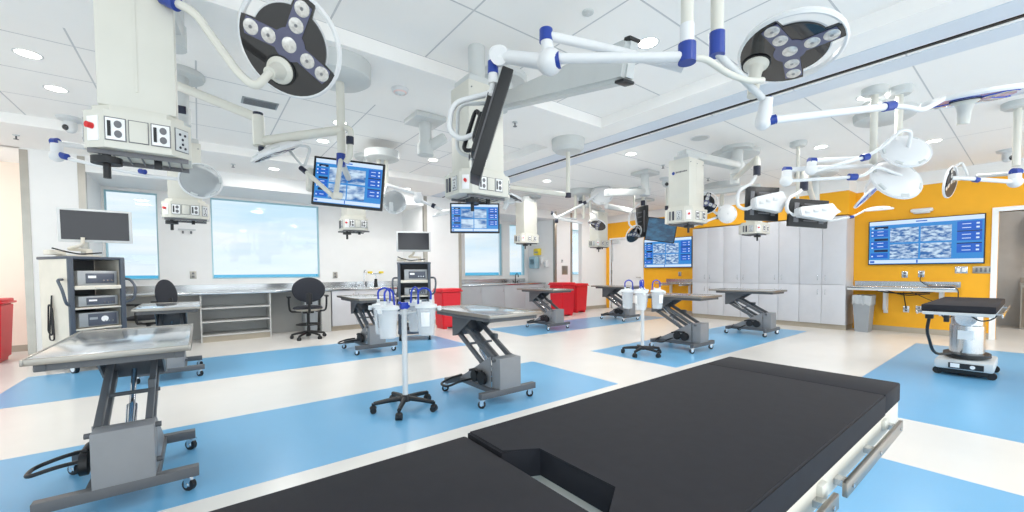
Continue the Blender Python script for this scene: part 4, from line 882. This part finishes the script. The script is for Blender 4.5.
def monitor(t, M, w, h, bez=BLK, bw=.018, dep=.04, ui='ui'):
    b = MB(); b.box((0, 0, -dep/2), (w, h, dep), M=M, bev=.005); b.box((0, 0, -dep-.015), (w*.5, h*.55, .03), M=M, bev=.008); mo = b.build('monitor', bez, t)
    b = MB()
    for sx in (-1, 1): b.box((sx*w*.32, 0, -dep-.004), (w*.12, h*.7, .008), M=M)
    for k in range(5): b.box((0, h*(-.3+.15*k), -dep-.031), (w*.34, h*.03, .004), M=M)
    b.build('vent_grille', SOCK, mo)
    if ui == 'ui': screen_ui(w-2*bw, h-2*bw, M @ MX.Translation((0, 0, .001)), mo)
    else:
        b = MB(); b.box((0, 0, .0005), (w-2*bw, h-2*bw, .002), M=M); b.build('screen', ui, mo)
    return mo
# wall screens
for (ya, yb, z0, z1, lb, bw) in ((.535, 2.03, 1.275, 2.12, 'big wall screen with blue room views on the yellow wall at the right', .014), (5.63, 7.1, 1.275, 2.11, 'big wall screen with blue room views between the white door and the cabinets', .014)):
    t = thing('wall_screen', lb, 'screen', (XR-.03, (ya+yb)/2, (z0+z1)/2), 0, 'wall screens')
    with world_coords(): monitor(t, frame((XR-.06, (ya+yb)/2, (z0+z1)/2), (-1, 0, 0), (0, 0, 1)), yb-ya, z1-z0, BLK, bw, .04)
    with world_coords():
        b = MB(); b.b2((XR-.05, (ya+yb)/2-.3, 1.5), (XR-.001, (ya+yb)/2+.3, 1.9)); b.build('wall_bracket', BLK, t)
with world_coords():
    # tilted screen on the left pole
    pm = pz(345, 72, ZC); J = pd(341, 130, 3.401); x0, y0 = J.x, J.y
    t = thing('ceiling_screen', 'tilted screen with blue room views hanging from the left ceiling disc', 'screen', (x0, y0, ZC))
    b = MB(); b.lathe([(0, ZC-.16), (.2, ZC-.16), (.245, ZC-.13), (.25, ZC), (0, ZC)], MX.Translation((x0, y0, 0)), 36); b.build('mount_plate', PLATE, t)
    b = MB(); b.cyl((x0, y0, ZC-.1), (x0, y0, pd(341, 158, 3.401).z), .033, seg=20); b.build('pole', CREAM, t)
    b = MB(); b.cyl(pd(341, 154, 3.401), pd(341, 166, 3.401), .036, seg=20); b.build('collar', BLUEC, t)
    arm(t, [J, pd(262, 141, 3.178)], .036, .02, CREAM, 'spring_arm', .034); arm(t, [pd(259, 146, 3.167), pd(258, 116, 3.167)], .042, .02, CREAM, 'elbow'); arm(t, [pd(258, 118, 3.167), pd(178, 86, 3.345)], .036, .02, CREAM, 'upper_arm')
    collar(t, pd(258, 113, 3.167), pd(258, 119, 3.167), .036, DKB); collar(t, pd(261, 147, 3.167), pd(261, 151, 3.167), .02, DKB)
    arm(t, [pd(345, 127, 3.345), pd(351, 130, 3.345), pd(350, 156, 3.345), pd(346, 162, 3.367)], .024, .05, CREAM, 'hose_arm'); collar(t, pd(350, 137, 3.323), pd(350, 144, 3.323), .03, DKB)
    P = [pd(x, y, d) for x, y, d in ((314.5, 154, 3.62), (385, 167.5, 3.74), (382, 210.5, 3.74), (311, 202, 3.62))]
    cc = (P[0]+P[1]+P[2]+P[3])/4; ux = ((P[1]+P[2])-(P[0]+P[3])).normalized(); uy = ((P[0]+P[1])-(P[2]+P[3])).normalized(); nn = ux.cross(uy)
    monitor(t, frame(cc, nn, uy), (P[1]-P[0]).length, (P[0]-P[3]).length, BLK, .02, .045)
    b = MB(); b.box(cc-nn*.09-ux*.3, (.16, .12, .2), bev=.02); b.build('bracket', CREAM, t)
    arm(t, [cc-nn*.08, cc-nn*.2, V((x0, y0, cc.z+.12)), V((x0, y0, cc.z+.3))], .025, .06, CREAM, 'screen_arm')
    # second left ceiling disc with two poles and its ring light
    c = pz(382, 152, ZC); t = thing('ceiling_mount', 'round ceiling disc with two short poles behind the tilted screen', 'ceiling mount', (c.x, c.y, ZC))
    b = MB(); b.lathe([(0, ZC-.12), (.2, ZC-.12), (.24, ZC-.1), (.245, ZC), (0, ZC)], MX.Translation((c.x, c.y, 0)), 36); b.build('mount_plate', PLATE, t)
    for dx in (-.05, .06):
        b = MB(); b.cyl((c.x+dx, c.y, ZC-.12), (c.x+dx, c.y, 2.12), .03, seg=18); b.build('pole', CREAM, t)
    a = pd(387, 185, 5.3); t = sl('pale ring light with thin white arm, right of the tilted screen', a)
    arm(t, [V((c.x+.06, c.y, 2.14)), a, pd(417, 194, 5.3)], .022, .03); knuckle(t, pd(418, 199, 5.3), .06, pd(418, 193, 5.3)); arm(t, [pd(418, 200, 5.3), pd(434, 206, 5.3), pd(447, 213, 5.3)], .02, .03); collar(t, pd(432, 205, 5.3), pd(435, 206.5, 5.3), .03, DKB)
    hc = pd(394, 202, 5.2); light_head(t, hc, fw*.9-RT*.5-UP*.1, UP, .15, shell=True, hm=DISC); arm(t, [a, pd(384, 196, 5.2), hc-UP*.13], .016, .05)
    b = MB(); b.box(pd(391, 207, 5.15), (.05, .05, .12), bev=.01); b.build('handle', LGR, t)
    hc = pd(446, 214, 5.3); light_head(t, hc, V((0, 0, -1))+fw*.2+RT*.2, RT, .17, shell=True)
    # centre: edge-on monitor with its arms
    k = pd(500, 55, 1.9); g = pd(493, 62, 1.9); ball = pd(550, 62, 1.75); p1 = pd(689, 72, 1.72)
    t = thing('ceiling_monitor', 'dark monitor seen edge-on at the centre, hanging on white jointed arms', 'monitor', (p1.x, p1.y, TZ))
    T0 = pd(510, 84, 1.88); B0 = pd(480, 182, 1.92); ax = (T0-B0); L_ = ax.length; ax.normalize(); nn = (RT*.97+fw*.1); nn = (nn-ax*nn.dot(ax)).normalized()
    mc = (T0+B0)/2; M = frame(mc, nn, ax); monitor(t, M, .34, L_, BLK, .015, .05, SCRD)
    b = MB(); b.box((0, 0, -.07), (.12, .12, .05), M=M, bev=.01); b.tube(rnd([(0, .03, -.07), (.06, .1, -.12), (.02, -.12, -.12), (0, -.1, -.06)], .05), .01, 8, M=M); b.build('cable_box', BLK, t)
    knuckle(t, pd(500, 56, 1.88), .046); b = MB(); b.cyl(pd(499, 55, 1.84), pd(501, 57, 1.92), .042); b.build('hinge_disc', WHT, t)
    arm(t, [pd(500, 56, 1.88), pd(545, 62, 1.76)], .029, .02, WHT, 'spring_arm', .033)
    arm(t, [pd(497, 50, 1.89), pd(493, 52, 1.9), pd(493, 84, 1.9)], .022, .04, WHT, 'drop_tube'); collar(t, pd(493, 62, 1.9), pd(493, 74, 1.9), .025)
    arm(t, [pd(493, 82, 1.9), pd(492, 92, 1.9), pd(484, 95, 1.9), pd(452, 103, 1.9), pd(449, 130, 1.9), pd(460, 140, 1.9), M @ V((0, -.02, -.07))], .013, .07, WHT, 'bent_tube')
    arm(t, [M @ V((0, .17, -.05)), pd(500, 103, 1.95), pd(458, 104, 2.0), pd(457, 152, 2.0), pd(474, 158, 2.0), M @ V((0, -.2, -.05))], .009, .06, LGR, 'grab_loop'); knuckle(t, M @ V((0, .15, -.06)), .03)
    b = MB(); b.sph(ball, .056, sc=(1, 1, 1), seg=24); b.cyl(ball, pd(546, 38, 1.75), .026); b.build('joint', WHT, t)
    collar(t, pd(546, 30, 1.75), pd(546, 42, 1.75), .029); collar(t, pd(556, 61, 1.73), pd(560, 60, 1.725), .034)
    arm(t, [pd(556, 58.5, 1.72), pd(683, 57, 1.62)], .021, .02, WHT, 'lower_arm'); arm(t, [pd(549, 36, 1.75), pd(600, 47, 1.76), pd(683, 68, 1.72)], .02, .02, WHT, 'upper_arm')
    # big jointed boom arm behind it
    m0 = pz(500, 78, TZ); e = pd(628, 62, 2.75)
    t = thing('ceiling_boom_arm', 'heavy white boom arm with round ceiling mount behind the central monitor', 'ceiling boom', (m0.x, m0.y, TZ))
    b = MB(); b.lathe([(0, TZ-.06), (.24, TZ-.06), (.26, TZ-.04), (.26, TZ), (0, TZ)], MX.Translation((m0.x, m0.y, 0)), 36); b.build('mount_plate', PLATE, t)
    b = MB(); b.lathe([(0, TZ-.32), (.07, TZ-.32), (.07, TZ-.22), (.09, TZ-.22), (.09, TZ-.14), (.12, TZ-.14), (.12, TZ-.06), (0, TZ-.06)], MX.Translation((m0.x, m0.y, 0)), 28); b.build('pivot', PLATE, t)
    s0 = V((m0.x, m0.y, TZ-.24)); s1 = pd(632, 60, 2.55); d = (s1-s0); L2 = d.length; d.normalize(); Q = frame(s0, d, (0, 0, 1))
    b = MB()
    A = [b.bm.verts.new(Q @ V(v)) for v in ((-.06, -.07, 0), (.06, -.07, 0), (.06, .07, 0), (-.06, .07, 0))]; Bv = [b.bm.verts.new(Q @ V(v)) for v in ((-.055, -.13, L2), (.055, -.13, L2), (.055, .13, L2), (-.055, .13, L2))]
    b.bm.faces.new(A); b.bm.faces.new(Bv)
    for i in range(4): b.bm.faces.new((A[i], A[(i+1) % 4], Bv[(i+1) % 4], Bv[i]))
    bmesh.ops.bevel(b.bm, geom=list(b.bm.edges), offset=.025, segments=3, affect='EDGES'); b.build('boom_arm', PLATE, t)
    b = MB(); b.box((0, .12, L2-.02), (.1, .02, .05), M=Q, bev=.005); b.build('end_cap', BLK, t); b = MB(); b.box((0, -.125, L2-.04), (.1, .02, .08), M=Q, bev=.005); b.build('end_cap', BLK, t)
    # screen below the central boom
    c = pd(475, 218, 3.45); t = thing('ceiling_screen', 'small screen with blue room views hanging below the central equipment boom', 'screen', c)
    dd = V((D_.x, D_.y, 0)); nn = (V((CAM.x-c.x, CAM.y-c.y, 0))+RT*.1).normalized(); M = frame(c, nn, (0, 0, 1)); monitor(t, M, .42, .255, BLK, .013, .035)
    b = MB(); b.box((0, .13, -.01), (.07, .05, .05), M=M, bev=.01); b.build('camera_box', BLK, t)
    arm(t, [c-nn*.04, c-nn*.12, V((c.x-nn.x*.12, c.y-nn.y*.12, 1.83))], .015, .03, BLK, 'hanger')
    # dark edge-on light on the long arm of the middle disc
    c = pz(568, 140, ZC); c.z = ZC; t = sl('dark flat light at the end of a long level arm on the middle ceiling disc', c); e = pd(568, 190, 5.1); pc = V((c.x, c.y, 0)); e = V((c.x, c.y, e.z))
    b = MB(); b.lathe([(0, ZC-.16), (.17, ZC-.16), (.21, ZC-.12), (.22, ZC), (0, ZC)], MX.Translation((c.x, c.y, 0)), 36); b.build('mount_plate', PLATE, t)
    b = MB(); b.cyl((c.x, c.y, ZC-.15), e, .028, seg=20); b.build('pole', CREAM, t); collar(t, e+V((-.02, -.02, -.04)), e+V((-.02, -.02, .02)), .04, DKB)
    f_ = pd(507, 187, 5.02); arm(t, [e, f_], .03, .02, CREAM, 'arm'); collar(t, f_-UP*.05, f_+UP*.04, .04, DKB); arm(t, [f_, pd(498, 203, 4.96)], .02, .02, LGR, 'link')
    hc = pd(509, 197, 5.02); light_head(t, hc, V((0, 0, -1))-RT*.35-fw*.05, -RT, .17); b = MB(); b.box(pd(509, 200, 5.02), (.12, .1, .1), bev=.02); b.cyl(pd(507, 204, 5.02), pd(504, 209, 5.02), .03); b.build('handle', LGR, t)
    # disc with two poles before the far column, with the white backed light on a slanted arm
    c = pz(580, 190, ZC); t = thing('ceiling_mount', 'round ceiling disc with two thin poles before the red bins', 'ceiling mount', (c.x, c.y, ZC))
    b = MB(); b.lathe([(0, ZC-.12), (.22, ZC-.12), (.26, ZC-.1), (.265, ZC), (0, ZC)], MX.Translation((c.x, c.y, 0)), 32); b.build('mount_plate', PLATE, t)
    for dx, zb in ((-.1, 2.31), (.08, 2.33)):
        b = MB(); b.cyl((c.x+dx*.8, c.y-dx*.6, ZC-.12), (c.x+dx*.8, c.y-dx*.6, zb), .03, seg=18); b.build('pole', CREAM, t)
    a = pd(556, 218, 8.19); t = sl('white backed surgical light on a slanted arm before the far column', a); hc = pd(602, 195, 8.42)
    arm(t, [a, pd(585, 203, 8.31), pd(598, 193, 8.37), hc], .022, .05); collar(t, pd(583, 203.5, 8.31), pd(586, 202, 8.31), .035, DKB); light_head(t, hc, fw-UP*.3+RT*.2, UP, .22, shell=True)
    arm(t, [a, pd(582, 223, 8.42)], .025, .01); arm(t, [pd(553, 214, 8.19), a], .03, .01); collar(t, pd(551, 213, 8.19), pd(553, 213, 8.19), .04, DKB); collar(t, pd(555, 221, 8.19), pd(558, 221, 8.19), .04, DKB); arm(t, [V((c.x-.06, c.y+.05, 2.33)), a], .02, .01, LGR, 'link')
    hc = pd(597, 225, 8.66); t = sl('dark faced small light tilted before the narrow far window', hc); light_head(t, hc, -fw*.35-RT*.35-UP*.8, RT, .19); arm(t, [hc+UP*.04, pd(596, 214, 8.66), pd(590, 212, 8.66)], .02, .04)
    j8 = pd(590, 212, 8.66); to_ceiling(t, j8, ZC, .02, .1)
    # square plates with arms over the far tables
    for px, py, ex, ey, dd, lb in ((645, 172, 606, 193, 6.2, 'square ceiling plate with white boom arm left of the blue logo boom'), (644, 199, 606, 206, 8.2, 'farther square ceiling plate with long white boom arm above the white door'), (425, 118, 446, 137, 4.6, 'square ceiling plate with boom arm left of the central boom column')):
        c = pz(px, py, ZC if px > 450 else ZC); t = thing('ceiling_boom_arm', lb, 'ceiling boom', (c.x, c.y, ZC), 0, 'ceiling boom arms')
        b = MB(); b.box((c.x, c.y, ZC-.03), (.36, .36, .06), bev=.012); b.build('mount_plate', PLATE, t)
        b = MB(); b.lathe([(0, ZC-.42), (.09, ZC-.42), (.09, ZC-.3), (.07, ZC-.3), (.07, ZC-.06), (0, ZC-.06)], MX.Translation((c.x, c.y, 0)), 24); b.build('pivot', PLATE, t)
        e = pd(ex, ey, dd); s0 = V((c.x, c.y, ZC-.35)); d = e-s0; Q = frame((s0+e)/2, d, (0, 0, 1)); b = MB(); b.box((0, 0, 0), (.1, .11, d.length), M=Q, bev=.03); b.build('boom_arm', PLATE, t)
    # round plate with dark lamp
    c = pz(722, 184, ZC); t = sl('dark faced light on a pole right of the blue logo boom', (c.x, c.y, ZC)); hc = pd(706, 203, 6.6)
    b = MB(); b.lathe([(0, ZC-.1), (.3, ZC-.1), (.33, ZC-.08), (.33, ZC), (0, ZC)], MX.Translation((c.x, c.y, 0)), 32); b.build('mount_plate', PLATE, t)
    e = V((c.x, c.y, pd(720, 208, 7).z)); b = MB(); b.cyl((c.x, c.y, ZC-.1), e, .035, seg=18); b.build('pole', CREAM, t)
    arm(t, [e, pd(712, 210, 6.7), hc+fw*.06], .022, .04, LGR); light_head(t, hc, -fw*.8-RT*.4-UP*.25, -UP-RT*.3, .17)
    hc = pd(727, 214, 6.8); t = sl('pale round light back just left of the first dark backed monitor', hc); light_head(t, hc, fw+RT*.1, UP, .15, shell=True); arm(t, [hc-fw*.05, pd(719, 216, 6.9), pd(719.5, 206, 6.98)], .018, .02, LGR); collar(t, pd(717, 217, 6.88), pd(721, 217, 6.88), .04, DKB)
    arm(t, [pd(718, 217, 6.88), pd(690, 227, 6.8)], .02, .01)
    # monitors seen from behind before the tall cabinets
    def back_mon(label, C4, tubes, d, mount):
        P = [pd(x, y, d) for x, y in C4]; cc = (P[0]+P[1]+P[2]+P[3])/4; ux = ((P[1]+P[2])-(P[0]+P[3])); uy = ((P[0]+P[1])-(P[2]+P[3])); w = ux.length/2; h = uy.length/2; ux.normalize(); uy.normalize()
        nn = ux.cross(uy); t = thing('ceiling_monitor', label, 'monitor', cc, 0, 'monitors seen from behind')
        M = frame(cc, -nn, uy); monitor(t, M, w, h, BLK, .015, .035, SCRD)
        M2 = frame(cc, nn, uy)
        b = MB(); q = [(-w*.42, -h*.02), (-w*.40, h*.12), (w*.3, h*.3), (w*.42, h*.34), (w*.47, h*.12), (w*.62, h*.08), (w*.62, h*.02), (w*.47, -h*.02), (w*.40, -h*.3), (w*.28, -h*.28), (-w*.38, -h*.2)]
        b.prism(q, .05, .16, M2); bmesh.ops.bevel(b.bm, geom=list(b.bm.edges), offset=.012, segments=2, affect='EDGES'); b.build('rear_housing', WHT, t)
        b = MB()
        for k in range(3): b.box((w*(-.22+.2*k), h*(-.04+.06*k), .163), (w*.13, h*.09, .006), M=M2, bev=.002)
        b.build('rear_label', LGR, t)
        arm(t, [pd(x, y, d-.02) for x, y in tubes]+[M2 @ V((-w*.3, -h*.05, .12))], .02, .1, WHT, 'bent_tube')
        e = pd(tubes[0][0], tubes[0][1], d-.02); b = MB(); b.cyl(e-V((0, 0, .04)), e+V((0, 0, .07)), .04); b.build('collar', DKB, t)
        if mount: 
            c2 = mount; arm(t, [e+V((0, 0, .07)), e+V((0, 0, .16)), V((c2.x, c2.y, e.z+.18))], .035, .06, CREAM, 'support_arm'); b = MB(); b.cyl((c2.x, c2.y, e.z+.1), (c2.x, c2.y, ZC), .06); b.build('pivot', PLATE, t); b = MB(); b.lathe([(0, ZC-.08), (.28, ZC-.08), (.32, ZC-.06), (.32, ZC), (0, ZC)], MX.Translation((c2.x, c2.y, 0)), 36); b.build('mount_plate', PLATE, t)
    back_mon('dark backed monitor with white rear housing before the cabinets, left one of two', ((746, 192), (777, 183), (776, 217), (744, 225)), ((757, 172), (752, 184), (738, 190), (737, 206), (746, 210)), 4.9, pz(735, 152, ZC))
    back_mon('dark backed monitor with white rear housing before the cabinets, right one of two', ((789, 205), (826, 195), (825, 223), (786, 232)), ((804, 187), (799, 193), (788, 198), (786, 210), (793, 216)), 4.7, pz(816, 172, ZC))
    # cluster beside the blue logo boom
    c = pd(661, 230, 7.94); M = frame(c, (-fw*.9-RT*.35-UP*.1), UP+RT*.18); e = pd(667, 208, 8.00)
    t = thing('ceiling_monitor', 'small dim blue monitor tilted in front of the far wall screen', 'monitor', (e.x, e.y, ZC)); monitor(t, M, .56, .46, BLK, .02, .04, S_DIM)
    arm(t, [c+fw*.06, pd(672, 222, 8.06), pd(669, 208, 8.00), e], .022, .05, WHT, 'bent_tube'); b = MB(); b.cyl(e-V((0, 0, .04)), e+V((0, 0, .04)), .04); b.build('collar', DKB, t); to_ceiling(t, e, ZC, .03, .1)
    c = pd(643, 222, 8.45); M = frame(c, (RT*.9+fw*.3), UP); e = pd(643, 203, 8.45); t = thing('ceiling_monitor', 'dark monitor seen edge-on on a white loop, left of the dim blue monitor', 'monitor', (e.x, e.y, ZC)); monitor(t, M, .36, .64, BLK, .02, .05, SCRD)
    arm(t, [e+RT*(-.06), pd(632, 211, 8.38), pd(629, 216, 8.32), pd(629, 226, 8.32), pd(640, 229, 8.38)], .018, .08, WHT, 'bent_tube'); to_ceiling(t, e, ZC, .03, .1); b = MB(); b.cyl(e-V((0, 0, .05)), e+V((0, 0, .05)), .045); b.build('collar', DKB, t)
    hc = pd(634, 234, 8.32); t = sl('small dark faced light over the top of the white door', hc); light_head(t, hc, -fw*.7+RT*.4-UP*.5, -UP, .19); arm(t, [hc+fw*.05, pd(637, 226, 8.45), pd(634, 208, 8.58)], .018, .04); to_ceiling(t, pd(634, 208, 8.58), ZC, .02, .1)
# ------------------------------------------------------------------ small wall and ceiling fittings
def wall_thing(name, label, cat, p, n, parts, group=None):
    t = thing(name, label, cat, p, 0, group)
    with world_coords():
        M = frame(p, n, (0, 0, 1))
        for (nm, c, d, m, bv) in parts:
            b = MB(); b.box(c, d, M=M, bev=bv); b.build(nm, m, t)
    return t
EX = XR-.001
for y, z, lb, k in ((1.51, 1.09, 'wall outlet above the counter shelf, left one under the right screen', 0), (1.29, 1.1, 'wall outlet with hanging cables above the counter shelf under the right screen', 0), (1.48, .44, 'wall outlet low on the yellow wall below the counter shelf, left one', 0), (1.31, .45, 'wall outlet low on the yellow wall below the counter shelf, right one', 0), (6.0, 1.1, 'wall outlet above the short counter shelf beside the cabinets', 0)):
    wall_thing('wall_outlet', lb, 'outlet', (EX, y, z), (-1, 0, 0), (('cover_plate', (0, 0, .004), (.085, .12, .008), SSTL, .002), ('socket', (0, .024, .009), (.034, .034, .004), SOCK, .001), ('socket', (0, -.024, .009), (.034, .034, .004), SOCK, .001)), 'wall outlets')
wall_thing('light_switch', 'double white light switch on the yellow wall right of the counter shelf', 'switch', (EX, .80, 1.17), (-1, 0, 0), (('cover_plate', (0, 0, .004), (.15, .12, .008), SSTL, .002), ('rocker', (-.033, 0, .01), (.042, .07, .008), PAPER, .002), ('rocker', (.033, 0, .01), (.042, .07, .008), PAPER, .002)))
wall_thing('switch_panel', 'wide grey switch panel on the yellow wall beside the right doorway', 'switch', (EX, .55, 1.17), (-1, 0, 0), (('cover_plate', (0, 0, .004), (.24, .12, .008), GUARD, .002),)+tuple(('rocker', (x, 0, .01), (.026, .07, .006), SOCK, .002) for x in (-.075, -.025, .025, .075)))
wall_thing('wall_plate', 'small brushed plate on the yellow wall left of the right doorway', 'plate', (EX, .49, 1.47), (-1, 0, 0), (('cover_plate', (0, 0, .004), (.12, .045, .008), YEL, .002),))
wall_thing('wall_sensor', 'white curved sensor box on the yellow wall above the right screen', 'sensor', (EX, 1.3, 2.25), (-1, 0, 0), (('housing', (0, .01, .05), (.3, .07, .1), WHT, .03), ('lens_strip', (0, -.03, .055), (.22, .04, .08), LGR, .015)))
t = thing('cable_bundle', 'dark cables hanging below the counter shelf on the yellow wall', 'cables', (10.3, 1.4, .8))
with world_coords():
    b = MB(); b.tube(rnd([(10.2, 1.95, .82), (10.2, 1.75, .76), (10.25, 1.5, .74), (10.2, 1.2, .77), (10.1, 1.0, .82)], .1), .012, 8); b.tube(rnd([(10.3, 1.8, .81), (10.35, 1.48, .7), (10.3, 1.15, .75)], .1), .01, 8); b.tube(rnd([(10.35, 1.5, .76), (10.42, 1.49, .6), (10.48, 1.48, .46)], .05), .008, 8); b.tube(rnd([(10.3, 1.4, .78), (10.35, 1.1, .6), (10.2, .8, .62)], .1), .006, 8)
    b.build('cable', BLK, t)
    b = MB(); b.tube(rnd([(10.48, 1.29, 1.07), (10.42, 1.3, .98), (10.3, 1.2, .9), (10.1, 1.0, .885), (9.97, .85, .88), (9.9, .78, .85), (9.9, .78, .68)], .06), .007, 8); b.build('cable', BLK, t)
t = thing('instrument_tray', 'flat dark tray lying on the right end of the counter shelf', 'tray', (10.2, 1.0, .872))
b = MB(); b.box((0, 0, .012), (.3, .32, .02), bev=.005); b.build('tray_base', SOCK, t); b = MB(); b.tube(arc((0, 0, .03), (.15, 0, 0), (0, .16, 0), 1, 0, 2*PI, 24)[:-1], .006, 8, closed=True); b.build('tray_rim', SSTL, t)
for x, z, lb in ((-.08, 1.18, 'grey outlet on the pier between the two left windows'), (2.46, 1.15, 'grey outlet just right of the large left window')):
    wall_thing('wall_outlet', lb, 'outlet', (x, YB-.001, z), (0, -1, 0), (('cover_plate', (0, 0, .004), (.1, .14, .008), GUARD, .002), ('socket', (0, .03, .009), (.04, .04, .004), SOCK, .001), ('socket', (0, -.03, .009), (.04, .04, .004), SOCK, .001)), 'wall outlets')
t = wall_thing('hook_rail', 'white rail with two dark hooks on the pier between the left windows', 'hook rail', (-.15, YB-.001, 2.0), (0, -1, 0), (('rail', (0, .03, .006), (.26, .03, .012), LGR, .003), ('hook', (-.06, -.02, .02), (.03, .05, .03), SOCK, .006), ('hook', (.06, -.02, .02), (.03, .05, .03), SOCK, .006)))
wall_thing('glove_box_holder', 'yellow box on the wall right of the middle windows, above the pale blue dispenser', 'box', (8.199, 9.26, 1.79), (-1, 0, 0), (('holder', (0, 0, .05), (.24, .2, .1), YELP, .01), ('box_label', (0, -.02, .101), (.16, .05, .003), SEATG, 0)))
wall_thing('towel_dispenser', 'pale blue paper towel dispenser on the wall right of the middle windows', 'dispenser', (8.199, 9.36, 1.47), (-1, 0, 0), (('housing', (0, 0, .09), (.3, .36, .18), BLUP, .03), ('front_window', (0, .02, .182), (.2, .16, .004), GLASS, .0), ('outlet_slot', (0, -.16, .13), (.22, .03, .08), SOCK, .004)))
for y, z, lb in ((9.02, 1.5, 'small white soap dispenser near the steel guard of the far column, upper one'), (8.86, 1.42, 'small white soap dispenser near the steel guard of the far column, lower one')):
    wall_thing('soap_dispenser', lb, 'dispenser', (8.199, y, z), (-1, 0, 0), (('housing', (0, 0, .05), (.1, .2, .1), WHT, .02), ('push_bar', (0, -.08, .105), (.08, .05, .02), LGR, .006)), 'soap dispensers')
wall_thing('wall_panel', 'square steel panel on the column above the red bins', 'panel', (8.6, YP-.001, 1.23), (0, -1, 0), (('cover_plate', (0, 0, .006), (.24, .26, .012), GUARD, .003), ('inner_plate', (0, 0, .013), (.19, .21, .004), SRIM, .002)))
wall_thing('thermostat', 'tiny thermostat on the column above the square steel panel', 'thermostat', (8.48, YP-.001, 1.5), (0, -1, 0), (('housing', (0, 0, .012), (.07, .09, .024), LGR, .006), ('display', (0, .01, .025), (.04, .03, .002), SOCK, 0)))
t = thing('smoke_detector', 'round smoke detector with pinkish label on the ceiling right of the big surgical light', 'smoke detector', pz(400, 89, ZC))
b = MB(); b.lathe([(0, -.05), (.03, -.05), (.045, -.04), (.06, -.03), (.075, -.028), (.08, 0), (0, 0)]); b.build('housing', WHT, t); b = MB(); b.lathe([(.05, -.042), (.062, -.034), (.062, -.03), (.05, -.038)]); b.build('label_ring', PINK, t); b = MB(); b.cyl((0, 0, -.058), (0, 0, -.05), .012); b.build('sensor', LGR, t)
t = thing('air_vent', 'grey slotted air vent in the ceiling below the big surgical light', 'vent', pz(260, 103, TZ)); 
b = MB(); b.box((0, 0, -.004), (.34, .2, .012), bev=.003); b.build('vent_frame', VENTM, t); b = MB()
for k in range(9): b.box((0, -.08+.02*k, -.011), (.3, .008, .004))
b.build('vent_slats', SOCK, t)
for px, py, lb in ((582, 85, 'round ceiling speaker left of the tray edge'), (700, 138, 'round ceiling speaker above the blue logo boom'), ):
    t = thing('ceiling_speaker', lb, 'speaker', pz(px, py, ceil_z(px, py)), 0, 'ceiling speakers')
    b = MB(); b.lathe([(.1, -.006), (.118, -.006), (.122, 0), (.1, 0), (.1, -.006)], None, 32); b.build('trim_ring', WHT, t); b = MB(); b.cyl((0, 0, -.004), (0, 0, 0), .1, seg=32); b.build('grille', PLATE, t)
for px, py, lb in ((515, 122, 'sprinkler head on the ceiling right of the central monitor'), (16, 135, 'sprinkler head at the far left edge of the ceiling'), (663, 165, 'sprinkler head left of the blue logo boom'), (708, 178, 'sprinkler head right of the blue logo boom'), (233, 164, 'sprinkler head before the large left window')):
    t = thing('sprinkler', lb, 'sprinkler', pz(px, py, ceil_z(px, py)), 0, 'sprinkler heads')
    b = MB(); b.lathe([(0, -.012), (.03, -.01), (.034, .004), (0, .004)]); b.build('escutcheon', LGR, t); b = MB(); b.cyl((0, 0, -.05), (0, 0, -.01), .008); b.cyl((0, 0, -.054), (0, 0, -.05), .024); b.build('deflector', SOCK, t)
t = thing('ceiling_sensor', 'small flat round sensor on the ceiling above the white jointed arm', 'sensor', pz(588, 12, TZ))
b = MB(); b.lathe([(0, -.016), (.03, -.016), (.042, -.008), (.045, .003), (0, .003)], None, 28); b.build('housing', PLATE, t); b = MB(); b.cyl((0, 0, -.019), (0, 0, -.015), .014); b.build('sensor_window', LGR, t)
for px, py, lb in ((1008, 150, 'dome camera on the ceiling at the right edge'), (666, 178, 'dome camera left of the blue logo boom column'), (70, 118, 'dome camera bracket left of the big front boom')):
    t = thing('dome_camera', lb, 'camera', pz(px, py, ceil_z(px, py)), 0, 'dome cameras')
    b = MB(); b.lathe([(0, -.05), (.06, -.05), (.11, -.03), (.12, 0), (0, 0)]); b.build('base', LGR, t); b = MB(); b.cyl((0, 0, -.12), (0, 0, -.05), .06); b.sph((0, 0, -.12), .06); b.build('dome', LGR, t); b = MB(); b.sph((-.03, -.035, -.125), .035); b.build('lens', BLKG, t)
# side room furniture
t = thing('side_room_cabinet', 'grey cabinet with dark top inside the doorway at the right', 'cabinet', (13.0, -.2, 0))
with world_coords():
    b = MB(); b.b2((12.7, -1.4, 0), (13.295, .18, .86)); b.build('body', GUARD, t); b = MB(); b.b2((12.66, -1.42, .86), (13.295, .2, .9)); b.b2((13.25, -1.42, .9), (13.295, .2, 1.0)); b.build('worktop', SRIM, t)
    for y in (-1.38, -.86, -.34):
        b = MB(); b.b2((12.68, y, .05), (12.699, y+.5, .82), bev=.003); b.build('door', SRIM, t)
t = thing('side_room_shelf', 'white wall cabinet inside the doorway at the right', 'cabinet', (13.1, -.3, 1.6))
with world_coords():
    b = MB(); b.b2((12.95, -1.3, 1.62), (13.295, .1, 2.3), bev=.01); b.build('body', LGR, t); b = MB(); b.b2((12.93, -.5, 1.64), (12.949, .08, 2.28), bev=.003); b.build('door', WHT, t)
